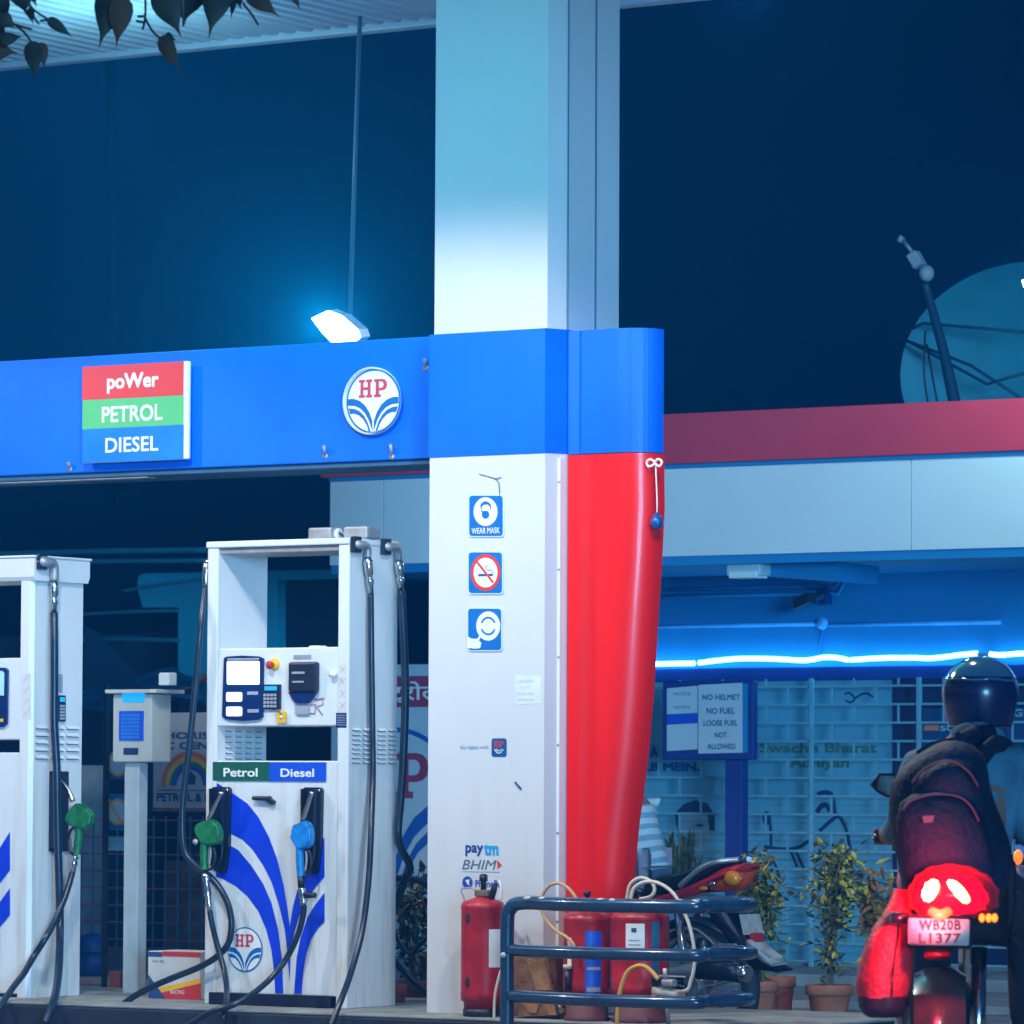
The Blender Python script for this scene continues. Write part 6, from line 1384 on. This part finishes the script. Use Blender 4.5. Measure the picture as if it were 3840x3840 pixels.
b = M(); sack(b, [(3735, 3215, 3403, 1.02), (3775, 3222, 3398, 1.0), (3805, 3240, 3390, .9), (3815, 3260, 3375, .6)], .22, .088, bagd, seed=5); b.build('base_panel', bag)

# rider
shirt_d = mat('denim_shirt', (.055, .17, .26), .8, var=.3, scale=10, bump=.5); tr_d = mat('dark_trousers', (.02, .02, .035), .8, bump=.3)
rp_ = thing('person', g0+fwd*.55, 'rider in dark helmet and blue shirt seen from behind', 'person')
pel = q(3600, 3370, .62); mid_ = q(3610, 3180, .60); cht = q(3618, 2950, .72); nck = q(3640, 2780, .80); hed = q(3672, 2600, .84)
shl, shr = q(3440, 2905, .72), q(3790, 2890, .72); ell_, elr = q(3385, 3100, .80), q(3868, 3110, .75); hnl, hnr = q(3318, 3142, .99), q(3890, 3142, .99)
kl, kr = pel-rgt*.11+fwd*.42-up*.04, pel+rgt*.24+fwd*.42-up*.04; fl_, fr_ = kl-fwd*.14-up*.44, kr-fwd*.14-up*.44
V = [pel, mid_, cht, nck, hed, shl, ell_, hnl, shr, elr, hnr, pel-rgt*.1, kl, fl_, fl_+fwd*.14-up*.02, pel+rgt*.1, kr, fr_, fr_+fwd*.14-up*.02]
skin('body', V, E, [.13, .13, .14, .062, .10, .065, .045, .032, .065, .045, .032, .10, .075, .05, .04, .10, .075, .05, .04], skinm, rp_)
for hnd, s_ in ((hnl, 1), (hnr, -1)):
    for i in range(4): 
        c_ = hnd+rgt*s_*(.035-.022*i)-rgt*s_*.0+fwd*.0
        skin('finger', [c_+up*.02-fwd*.015, c_+up*.028+fwd*.022, c_+up*.004+fwd*.036, c_-up*.018+fwd*.022], [(0, 1), (1, 2), (2, 3)], [.010, .010, .009, .008], skinm, rp_, subs=1)
skin('shirt', [mid_, pel+up*.06, cht+up*.0, shl, ell_, ell_.lerp(hnl, .6), shr, elr, elr.lerp(hnr, .6), cht.lerp(nck, .62)], [(0, 1), (0, 2), (2, 3), (3, 4), (4, 5), (2, 6), (6, 7), (7, 8), (2, 9)], [(.17, .15), (.17, .15), (.175, .16), .095, .06, .045, .105, .08, .05, (.10, .09)], shirt_d, rp_)
skin('trousers', [V[i] for i in (0, 11, 12, 13, 15, 16, 17)], [(0, 1), (1, 2), (2, 3), (0, 4), (4, 5), (5, 6)], [.16, .13, .095, .075, .13, .095, .075], tr_d, rp_)
b = M(); b.tube([q(3590, 2762, .80), q(3625, 2742, .72), q(3690, 2740, .72), q(3740, 2760, .82)], .030, shirt_d, n=12); b.tube([q(3620, 2738, .71), q(3665, 2728, .70), q(3705, 2735, .72)], .014, mat('inner_collar', (.45, .28, .18), .8), n=10); b.build('collar', rp_)
# helmet
helm = mat('helmet_shell', (.004, .014, .06), .28, var=.3, coat=.25); helm2 = mat('helmet_visor', (.02, .10, .20), .10, var=.2, coat=.6)
hc = q(3675, 2600, .84); sc_ = (D0_+.84)/F
rx_, rz_ = 142*sc_, 135*sc_
b = M(); n1, n2 = 22, 40; vs = []
for i in range(n1+1):
    ph = math.pi*.5-(math.pi*.5+math.radians(62))*i/n1
    for k in range(n2):
        a = 2*math.pi*k/n2; cr = math.cos(ph) if ph > 0 else (1-.20*(math.sin(-ph))**1.5)
        zq_ = math.sin(ph) if ph > 0 else math.sin(ph)*1.06
        yb_ = 1.12
        vs.append(hc+rgt*(rx_*cr*math.cos(a))+fwd*(rx_*yb_*cr*math.sin(a))+up*(rz_*zq_))
fs = [[i*n2+k, (i+1)*n2+k, (i+1)*n2+(k+1) % n2, i*n2+(k+1) % n2] for i in range(n1) for k in range(n2)]; fs.append([n1*n2+k for k in range(n2)])
b.add(vs, fs, helm, True)
hm_o = b.build('helmet', rp_)
b = M(); vs = []
for i in range(9):
    ph = math.radians(86-60*i/8)
    for k in range(25):
        a = math.radians(-168+156*k/24); rr_ = 1.03+.015*math.sin(k/24*math.pi*3); vs.append(hc+rgt*(rx_*rr_*math.cos(ph)*math.cos(a))+fwd*(rx_*1.12*rr_*math.cos(ph)*math.sin(a))+up*(rz_*1.02*math.sin(ph)))
b.add(vs, [[i*25+k, (i+1)*25+k, (i+1)*25+k+1, i*25+k+1] for i in range(8) for k in range(24)], helm2, True); b.build('spoiler', hm_o)
b = M(); b.tube([hc+rgt*(rx_*.98*math.cos(math.radians(a)))-fwd*(rx_*1.12*.98*math.sin(math.radians(a)))+up*(rz_*(.36+.02*math.sin(a/9))) for a in range(18, 165, 8)], .0045, helm2, n=6); b.build('rear_ridge', hm_o)
b = M(); P = [q(3762, 2482, 1.0), q(3795, 2520, 1.0), q(3812, 2560, 1.0), q(3815, 2600, 1.0)]; b.tube(P, .004, mat('visor_edge', (.10, .30, .60), .1, coat=1), n=6); b.build('visor', hm_o)

# backpack
bp = thing('backpack', q(3560, 3300, .35), 'big slumped black backpack on the rider\'s back, lit red from below', 'backpack')
bpm = mat('backpack_nylon', (.004, .012, .034), .65, var=.35, scale=8, bump=.7, spec=.3); bpr = mat('backpack_piping', (.022, .030, .05), .45)
rows = [(2778, 3540, 3600, .25), (2795, 3500, 3650, .5), (2830, 3440, 3688, .75), (2880, 3380, 3702, .92), (2940, 3342, 3712, 1.02), (3010, 3332, 3732, 1.08), (3080, 3336, 3760, 1.1), (3150, 3345, 3785, 1.12), (3210, 3360, 3797, 1.1), (3270, 3372, 3796, 1.05), (3330, 3388, 3780, .95), (3380, 3400, 3755, .75), (3405, 3430, 3720, .5)]
b = M(); sack(b, rows, .34, .155, bpm, n_=36, crump=.006, seed=11); b.build('main_body', bp)
rows2 = [(2965, 3480, 3560, .3), (2978, 3420, 3620, .7), (3010, 3375, 3660, .95), (3080, 3360, 3690, 1.0), (3160, 3366, 3715, 1.0), (3240, 3380, 3730, 1.0), (3310, 3395, 3725, .9), (3360, 3420, 3700, .6)]
b = M(); sack(b, rows2, .20, .065, bpm, n_=32, crump=.006, seed=13); b.build('front_pocket', bp)
rows3 = [(2850, 3560, 3600, .3), (2862, 3510, 3640, .7), (2900, 3450, 3665, .95), (2960, 3410, 3690, 1.0), (3050, 3395, 3715, .9)]
b = M(); sack(b, rows3, .235, .075, bpm, n_=32, crump=.006, seed=17); b.build('upper_pocket', bp)
b = M(); b.tube([q(3385, 3035, .13), q(3420, 3000, .125), (q(3500, 2978, .12)), q(3590, 2985, .12), q(3640, 3020, .125), q(3672, 3080, .13)], .004, bpr, n=6)
b.tube([q(3420, 2935, .15), q(3470, 2880, .14), q(3560, 2852, .135), q(3630, 2890, .14), q(3670, 2950, .15)], .004, bpr, n=6); b.build('zip', bp)
b = M(); b.poly([q(x, y, .108) for x, y in ((3458, 3060), (3503, 3058), (3498, 3082), (3464, 3086))], mat('patch_grey', (.10, .08, .09), .6)); b.build('logo_patch', bp)
b = M()
qprism(b, [(3428, 2820), (3500, 2778), (3590, 2762), (3620, 2775), (3600, 2800), (3500, 2815), (3435, 2838)], .60, .03, bpm, .008)
b.tube([q(3690, 2830, .50), q(3735, 2790, .60), q(3790, 2795, .78)], [.040, .032, .020], bpm, n=10, flat=.4)
b.tube([q(3600, 2800, .48), q(3650, 2775, .6), q(3720, 2760, .72)], [.05, .05, .04], bpm, n=10, flat=.5); b.build('strap', bp)

# second bike, a sliver at the right edge
D2 = 18.5; q2 = lambda x, y, dv=0: PD(x, y, D2+dv)
m2_ = thing('motorcycle', Vector((q2(3880, 3400).x, q2(3880, 3400).y, 0)), 'motorcycle at the right edge showing only a blue panel and a small amber indicator', 'motorcycle')
bb = mat('bike_blue', (.01, .14, .45), .3, var=.1, coat=.4)
b = M(); k = M(); P = [q2(x, y) for x, y in ((3800, 3140), (3850, 3120), (3960, 3110), (3980, 3200), (3900, 3230), (3828, 3215), (3808, 3190))]; b.prism(P, fwd*.4, bb); b.build('side_fairing', m2_)
b = M(); b.ell(q2(3818, 3214, -.05), (.018, .02, .030), mat('amber_lit_small', (.9, .25, .02), .2, emit=(1, .18, .02), es=1.1)); b.tube([q2(3818, 3214), q2(3850, 3200, .05)], .008, black, n=6, smoothpath=False); b.build('indicator_light', m2_)
b = M(); b.ell(q2(3812, 3290), (.07, .10, .05), alu); b.tube([q2(3770, 3340), q2(3860, 3345), q2(3950, 3330)], [.03, .04, .04], alu, n=10); b.build('engine', m2_)
b = M(); b.tube([q2(3830, 3140, .1), q2(3825, 3090, .1), q2(3835, 3050, .1)], .010, black_b, n=6); b.ell(q2(3828, 3090, .1), (.02, .01, .05), black_b); b.build('mirror', m2_)
wheel(m2_, (0, 0, 0), .31, .05, T=Matrix.Translation(Vector((q2(3900, 3400).x, q2(3900, 3400).y, .31))) @ Matrix.Rotation(math.atan2(fwd.y, fwd.x), 4, 'Z'))
b = M(Matrix.Translation(Vector((q2(3900, 3400).x, q2(3900, 3400).y, .31))) @ Matrix.Rotation(math.atan2(fwd.y, fwd.x), 4, 'Z')); b.box(-.15, .7, -.10, .10, .38, .48, seatm, .03); b.tube([(0, .09, 0), (.5, .08, .35)], .02, black, n=8, smoothpath=False); b.build('seat', m2_)
# ------------------------------------------------------------------ night haze
hm = bpy.data.materials.new('haze_air'); hm.use_nodes = True; t = hm.node_tree
for n_ in list(t.nodes):
    if n_.type == 'BSDF_PRINCIPLED': t.nodes.remove(n_)
pv = t.nodes.new('ShaderNodeVolumePrincipled'); pv.inputs['Color'].default_value = (.02, .38, 1, 1); pv.inputs['Density'].default_value = .0036; pv.inputs['Anisotropy'].default_value = .0
t.links.new(pv.outputs[0], [n_ for n_ in t.nodes if n_.type == 'OUTPUT_MATERIAL'][0].inputs['Volume'])
b = M(); b.box(-45, 45, -30, 40, -1, 19, hm); props(b.build('haze'), kind='stuff')
